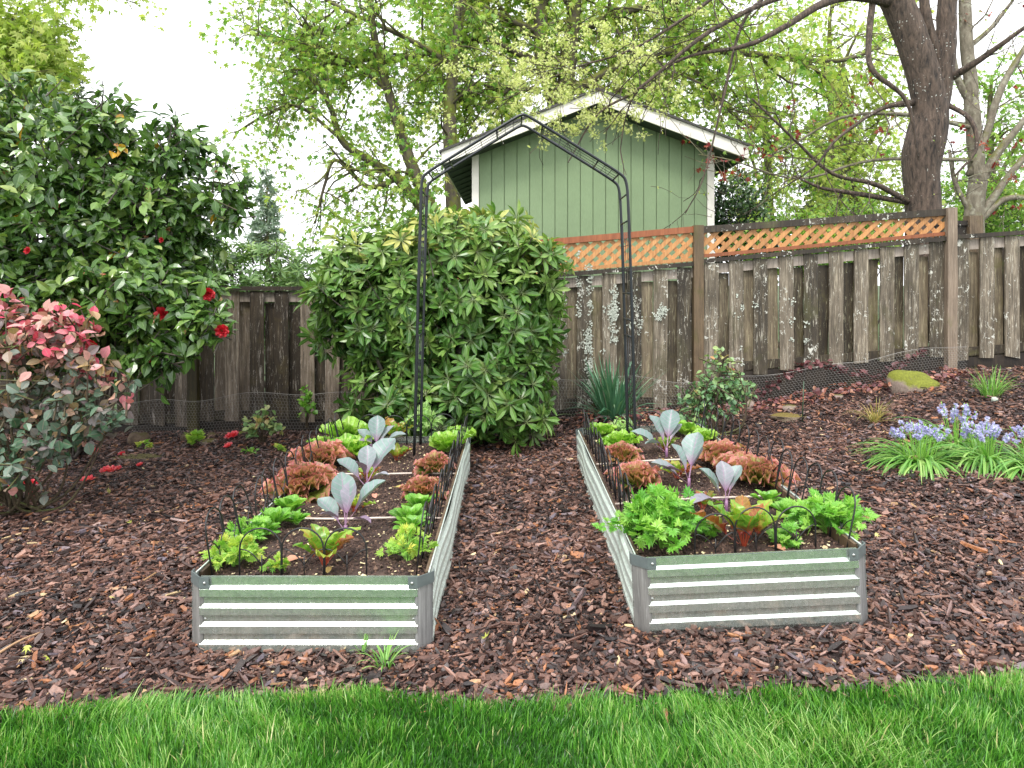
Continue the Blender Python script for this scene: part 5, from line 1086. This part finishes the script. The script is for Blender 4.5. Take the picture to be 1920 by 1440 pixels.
# ------------------------------------------------------------ perennials and garden details
def ribbon(G, base, az, el, ln, w, droop, t, rng, n=7, tw=0.):
    d = np.array([cos(az) * cos(el), sin(az) * cos(el), sin(el)]); p = np.array(base, float); side0 = np.array([-sin(az), cos(az), 0]); V = []; A = []
    for i in range(n + 1):
        f = i / n; ww = w * (1 - f ** 3) * (.6 + .4 * min(1, f * 4)) + .0004; s = norm(side0 + np.array([0, 0, tw * f])); nn = norm(np.cross(s, d)); up = nn * ww * .35
        V += [p - s * ww + up, p, p + s * ww + up]; A += [(t, f, 1), (t, f, 0), (t, f, 1)]; d = norm(d + np.array([0, 0, -droop / n * (1 + f)])); p = p + d * ln / n
    F_ = [(3 * i + j, 3 * i + j + 1, 3 * i + j + 4, 3 * i + j + 3) for i in range(n) for j in range(2)]; G.add(V, [np.array(F_)], A)
def tuft(G, c, n, r, ln, w, el, droop, rng, tm=.5, ts=.2, tw=0.2):
    for _ in range(n):
        a = rng.uniform(0, 6.28); rr = r * rng.uniform(0, 1) ** .5; b = np.array(c) + np.array([cos(a) * rr, sin(a) * rr, 0]); ribbon(G, b, a + rng.normal(0, .5), min(1.5, el + rng.normal(0, .16)), ln * rng.uniform(.6, 1.15), w * rng.uniform(.7, 1.2), droop * rng.uniform(.5, 1.4), np.clip(tm + rng.normal(0, ts), 0, 1), rng, tw=rng.normal(0, tw))
m_strap = leafmat('strap_leaf_mat', [(0, (.05, .17, .03)), (.5, (.13, .33, .05)), (1, (.34, .52, .14))], rough=.33, transl=.3, var=.15, rib=(.24, .42, .12), ribw=.2, nscale=30)
m_daff = leafmat('daffodil_leaf_mat', [(0, (.045, .15, .075)), (.6, (.11, .27, .15)), (1, (.30, .46, .28))], rough=.35, transl=.22, var=.15, nscale=30)
m_bell = leafmat('bluebell_flower_mat', [(0, (.34, .32, .66)), (.5, (.48, .46, .82)), (1, (.68, .68, .93))], rough=.5, transl=.35, var=.12)
T_BELL = (np.array([(0, 0, 0)] + [((.42, .25)[i % 2] * sin(i * pi / 6) , (.75, .45)[i % 2] , (.42, .25)[i % 2] * cos(i * pi / 6)) for i in range(12)]), [np.array([(0, (i + 1) % 12 + 1, i + 1) for i in range(12)])], np.array([(0, 0)] + [(1, 1)] * 12))
def bluebells(label, px, py, Y, r, n, nf, seed, hh=.23):
    rng = np.random.default_rng(seed); c = onground(px, py); root = thing('bluebell_clump', label, 'bluebells', c, 'bluebell clumps on the slope'); G, GS, GF = Geo(), Geo(), Geo()
    tuft(G, c, n, r * .35, .40, .0085, .75, 1.9, rng, .55, .22); tuft(G, c, n // 2, r * .5, .34, .008, .45, 1.3, rng, .7, .2); G.build('leaves', m_strap, root, smooth_=True); P, D = [], []
    for _ in range(nf):
        a = rng.uniform(0, 6.28); rr = r * .85 * rng.uniform(0, 1) ** .5; b = c + np.array([cos(a) * rr * .4, sin(a) * rr * .4, 0]); tp = c + np.array([cos(a) * rr, sin(a) * rr * .8, hh * rng.uniform(.8, 1.2)]); S = cspline([b, (b + tp) / 2 + [0, 0, .04], tp], 5); GS.tube(S, .0022, 5)
        for k in range(rng.integers(7, 12)):
            u = rng.uniform(.68, 1.0) * (len(S) - 1); i = min(len(S) - 2, int(u)); q = S[i] + (S[i + 1] - S[i]) * (u - i); P.append(q); D.append(norm(rdir(rng, 1)[0] + np.array([0, -.2, -.25])))
    N = len(P); GF.inst(T_BELL, np.array(P), np.array(D), rdir(rng, N), rng.uniform(.020, .032, N), rng.random(N)); GS.build('flower_stalks', m_hstem, root, smooth_=True); GF.build('flowers', m_bell, root)
bluebells('wide bluebell clump at the left end of the row on the right slope', 1725, 868, 0, .22, 300, 34, 321)
bluebells('bluebell clump in the middle of the row on the right slope', 1850, 868, 0, .20, 230, 34, 322)
bluebells('bluebell clump cut off by the right edge of the photo', 1945, 880, 0, .19, 180, 22, 323)
bluebells('taller bluebell clump standing behind the other two on the right slope', 1795, 835, 0, .15, 130, 20, 324, .25)
rng = np.random.default_rng(331); c = onground(1150, 788); root = thing('daffodil_clump', 'tall bluish green daffodil leaves in front of the fence behind the right bed', 'daffodil leaves', c); G = Geo()
tuft(G, c, 120, .10, .60, .010, 1.25, .45, rng, .5, .22); tuft(G, c, 34, .10, .48, .008, .85, .9, rng, .6, .2); G.build('leaves', m_daff, root, smooth_=True)
def fewblades(name, label, px, py, n, ln, seed, mat=None, w=.004, el=1.2, dr=.7, tm=.6, cat='grass tuft', r=.02, group='grass tufts in the mulch'):
    rng = np.random.default_rng(seed); c = onground(px, py); G = Geo(); tuft(G, c, n, r, ln, w, el, dr, rng, tm, .2); setp(G.build(name, mat or m_strap, None, c, True), label, cat, group)
m_drygrass = leafmat('dry_grass_mat', [(0, (.18, .26, .06)), (.5, (.42, .36, .12)), (1, (.55, .38, .16))], rough=.5, transl=.3)
fewblades('grass_tuft', 'fresh green grass tuft near the fence at the far right', 1858, 745, 90, .26, 341, w=.003, r=.06)
fewblades('grass_tuft', 'yellowing grass tuft between the mossy rock and the bluebells', 1640, 792, 60, .25, 342, m_drygrass, w=.0026, r=.03, dr=1.0, el=1.1)
fewblades('grass_tuft', 'weed grass tuft in front of the left raised bed near the lawn', 722, 1248, 26, .11, 343, w=.0028, r=.03, el=1.0)
fewblades('grass_tuft', 'tiny weed grass shoot against the front of the left raised bed', 678, 1222, 10, .06, 344, w=.002, r=.012)
fewblades('grass_tuft', 'thin dark shoots beside the daffodil leaves at the end of the path', 1000, 812, 20, .22, 345, w=.004, r=.03, el=1.1, dr=1.0)
fewblades('grass_tuft', 'slender arching leaves at the end of the bark path by the rhododendron', 1015, 800, 9, .38, 346, w=.006, r=.02, el=.9, dr=1.3)
def sprout(label, px, py, h, n, ls, seed, mat, tm=None, sp=.1, name='young_plant', cat='young plant'):
    q = onground(px, py); herb(name, label, cat, q, mat, n, h, sp, ls, seed, None, tm or [T_ROSE], stem=b_cane)
sprout('small bronze green shrub growing against the chicken wire left of the left bed', 492, 835, .34, 44, .055, 351, m_rose2, sp=.17)
sprout('narrow upright green seedling at the fence just left of the rhododendron', 575, 800, .40, 30, .045, 352, m_spin, sp=.07)
sprout('little light green plant beside the stones left of the left bed', 365, 838, .14, 20, .055, 353, m_cil, sp=.09, tm=T_PARS)
sprout('tiny sprout at the foot of the small bronze green shrub', 470, 850, .06, 8, .035, 354, m_spin, sp=.06)
sprout('tiny weed near the outer rim of the left bed', 525, 850, .07, 9, .035, 355, m_cil, sp=.05, tm=T_PARS)
sprout('yellowish seedling in front of the brown stone by the left fence', 270, 842, .07, 9, .04, 356, m_cil, sp=.06)
sprout('low weed in the mulch at the foot of the rose behind the right bed', 1310, 808, .10, 12, .04, 357, m_spin, sp=.08)
# rocks
def rockmat(name, a, b, moss, amt):
    m, n, p, out = newmat(name); v = ocoord(n); nz = noise(n, 14, 8, .7, v); c = ramp(n, nz, [(.3, a), (.7, b)]).outputs[0]
    g = nd(n, 'ShaderNodeNewGeometry'); sx = nd(n, 'ShaderNodeSeparateXYZ'); lk(n, g.outputs['Normal'], sx.inputs[0])
    f = ramp(n, math_(n, 'ADD', math_(n, 'MULTIPLY', sx.outputs[2], .55), math_(n, 'MULTIPLY', noise(n, 7, 6, .7, v), .8)), [(.80 - amt * .3, 0), (.92 - amt * .3, 1)]).outputs[0]
    c = mix(n, f, c, ramp(n, noise(n, 60, 4, .7, v), [(.3, tuple(x * .5 for x in moss)), (.7, moss)]).outputs[0]); lk(n, c, p.inputs['Base Color']); p.inputs['Roughness'].default_value = .85; bump(n, p, noise(n, 60, 6, .8, v), .9, .01); return m
m_rock1 = rockmat('mossy_rock_mat', (.10, .07, .055), (.34, .27, .22), (.20, .22, .02), 1.1); m_rock2 = rockmat('brown_stone_mat', (.06, .04, .025), (.20, .14, .09), (.10, .08, .02), .1); m_rock3 = rockmat('concrete_stone_mat', (.16, .12, .10), (.33, .26, .22), (.14, .12, .03), .2); m_rock4 = rockmat('mossy_slab_mat', (.12, .09, .06), (.26, .20, .14), (.20, .15, .03), .55)
def rock(label, px, py, sx, sy, sz, mat, seed, flat=.0, peak=0., group='stones in the mulch', name='stone'):
    rng = np.random.default_rng(seed); c = onground(px, py); G = Geo(); nu, nv = 28, 16; V = []; k = rng.normal(0, 1, (6, 3)); ph = rng.uniform(0, 6.28, 6)
    for i in range(nv + 1):
        th = pi * i / nv
        for j in range(nu):
            a = 2 * pi * j / nu; d = np.array([sin(th) * cos(a), sin(th) * sin(a), cos(th)]); r = 1 + sum(.06 * sin(2.2 * k[q].dot(d) + ph[q]) for q in range(6)) + rng.normal(0, .006)
            if flat: d = np.sign(d) * np.abs(d) ** (1 - flat * np.array([.2, .2, .75]))
            z = d[2] * r * sz * (1 + peak * -d[0]); V.append(c + np.array([d[0] * r * sx, d[1] * r * sy, z + sz * .25]))
    F_ = [(i * nu + j, (i + 1) * nu + j, (i + 1) * nu + (j + 1) % nu, i * nu + (j + 1) % nu) for i in range(nv) for j in range(nu)]
    G.add(V, [np.array(F_)]); setp(G.build(name, mat, None, c, True), label, 'stone', group)
rock('large moss topped boulder at the foot of the fence below the lattice end', 1710, 728, .21, .15, .13, m_rock1, 361, 0, .35, name='boulder')
rock('flat mossy stepping stone disc behind the right bed', 1478, 785, .145, .12, .030, m_rock4, 362, .9)
rock('round dark brown stone at the foot of the left fence behind the rose', 262, 832, .09, .07, .085, m_rock2, 363)
rock('flat concrete slab fragment lying left of the pink petals near the left fence', 258, 860, .19, .08, .018, m_rock3, 364, .8)
rock('reddish wedge stone beside the little light green plant', 392, 832, .075, .06, .035, m_rock3, 365)
rock('small rounded brown stone behind the wedge stone', 398, 820, .045, .04, .035, m_rock2, 366)
rock('square brown stone behind the little light green plant', 352, 826, .06, .05, .06, m_rock2, 367, .6)
rock('brown stone half hidden behind the right bed under the daffodil leaves', 1290, 775, .07, .06, .05, m_rock2, 368)
rock('small grey brown stone in front of the chicken wire on the right slope', 1405, 765, .05, .04, .06, m_rock3, 369)
rock('grey stone low in the mulch below the right chicken wire', 1572, 748, .05, .04, .035, m_rock3, 370)
rock('brown stone at the end of the bark path beside the rhododendron', 978, 800, .07, .06, .07, m_rock2, 371)
rock('rounded stone just right of the rose behind the right bed', 1480, 768, .07, .05, .035, m_rock3, 372)
rock('pale chip of stone beside the green grass tuft at the far right', 1865, 752, .028, .02, .025, plain('pale_stone_mat', (.40, .46, .38), .6, var=.2), 373)
rock('half buried stone at the foot of the fence centre post', 1240, 782, .08, .05, .05, m_rock2, 374)
# red new growth and dead leaves under the right chicken wire
m_litter = leafmat('leaf_litter_mat', [(0, (.08, .03, .035)), (.5, (.16, .05, .05)), (.8, (.30, .12, .07)), (1, (.42, .20, .12))], rough=.45, transl=.1, var=.3)
rng = np.random.default_rng(381); G = Geo(); N = 900; x = rng.uniform(.6, 4.2, N); y = rng.uniform(6.3, 6.72, N); q = np.stack([x, y, H(x, y) + .02 + rng.uniform(0, .05, N)], 1); xl_ = rng.uniform(2.3, 3.9, 260); q2 = np.stack([xl_, np.full(260, 6.62), H(xl_, 6.62) + .20 + .10 * np.sin(xl_ * 5) + rng.uniform(-.03, .05, 260)], 1)
q = np.concatenate([q, q2]); N = len(q); G.inst(T_ROSE, q, rdir(rng, N) * [1, 1, .5], np.array([0, -.3, 1.]) + rdir(rng, N) * .6, rng.uniform(.03, .065, N), np.concatenate([rng.random(N - 260), rng.uniform(0, .5, 260)]))
setp(G.build('leaf_litter', m_litter), 'dark red and brown fallen leaves gathered along the foot of the right fence', 'leaf litter', kind='stuff')
# fallen camellia blossoms
for k, (px, py, r, lab) in enumerate([(203, 888, .055, 'largest fallen pink camellia blossom on the mulch left of the left bed'), (165, 905, .045, 'flattened pink camellia blossom left of the largest one'), (220, 884, .032, 'small pink camellia petal cluster right behind the largest fallen blossom'), (170, 853, .06, 'crimson fallen camellia blossom in the shade by the rose bush'), (228, 856, .03, 'small crimson petals beside the concrete slab fragment'), (262, 876, .026, 'tiny pink petals on the mulch below the slab fragment'), (35, 915, .06, 'fallen red camellia blossom under the rose at the left edge'), (62, 912, .04, 'second fallen red camellia blossom under the rose'), (435, 822, .065, 'bright pink fallen petals near the fence left of the left bed'), (428, 840, .04, 'faded pink fallen petals just in front of the bright pink ones'), (60, 935, .035, 'small dark red fallen blossom nearest the pale rose sprout')]):
    rng = np.random.default_rng(390 + k); c = onground(px, py) + np.array([0, 0, .02]); G = Geo(); flowerG(G, c, (rng.normal(0, .25), -.25, 1), r, rng, t0=.35 if 'crimson' in lab or 'red' in lab else .65); setp(G.build('fallen_blossom', m_fallen, None, c, True), lab, 'fallen blossom', 'fallen camellia blossoms on the mulch')
# stick and loose yellow leaves
G = Geo(); a, b = onground(-20, 1246), onground(75, 1198); S = cspline([a + [0, 0, .02], (a + b) / 2 + [0, .008, .03], b + [0, 0, .025]], 6); G.tube(S, np.linspace(.005, .003, len(S)), 8); setp(G.build('stick', plain('dry_stick_mat', (.33, .20, .11), .7, var=.3), None, a, True), 'thin tan stick lying on the mulch at the left edge', 'stick')
m_yl = leafmat('yellow_fallen_leaf_mat', [(0, (.45, .50, .08)), (1, (.65, .58, .20))], rough=.5, transl=.25)
for k, (px, py, s, lab) in enumerate([(247, 988, .03, 'small lime green fallen leaf upright on the mulch left of the left bed'), (207, 930, .04, 'curled yellow fallen leaf below the fallen blossoms'), (52, 1222, .03, 'pale cream fallen petal near the thin tan stick'), (205, 1130, .025, 'pale fallen flake in the middle of the left mulch'), (90, 1245, .035, 'cream flower scrap in the lower left mulch'), (910, 1208, .04, 'cream scrap on the bark path just in front of the beds'), (1640, 1010, .025, 'tiny yellow leaf on the mulch right of the right bed'), (1555, 850, .022, 'tiny lime leaf on the mulch beyond the right bed')]):
    c = onground(px, py) + np.array([0, 0, .025]); G = Geo(); rng = np.random.default_rng(400 + k); G.inst(T_MAPLE, [c], rdir(rng, 1) * [1, 1, .5], rdir(rng, 1) + [[0, -.6, .8]], np.array([s]), rng.random(1)); setp(G.build('fallen_leaf', m_yl, None, c), lab, 'fallen leaf', 'loose pale leaves on the mulch')
# plant stakes by the fence and label stake
for (px, py, pt, lab) in [(1504, 790, 715, 'thin dark green plant stake beside the flat stepping stone')]:
    c = onground(px, py); t = at(px + 3, pt, c[1]); G = Geo(); G.tube([c - [0, 0, .05], t], .005, 6); setp(G.build('plant_stake', plain('green_stake_mat', (.03, .06, .03), .5), None, c, True), lab, 'plant stake')
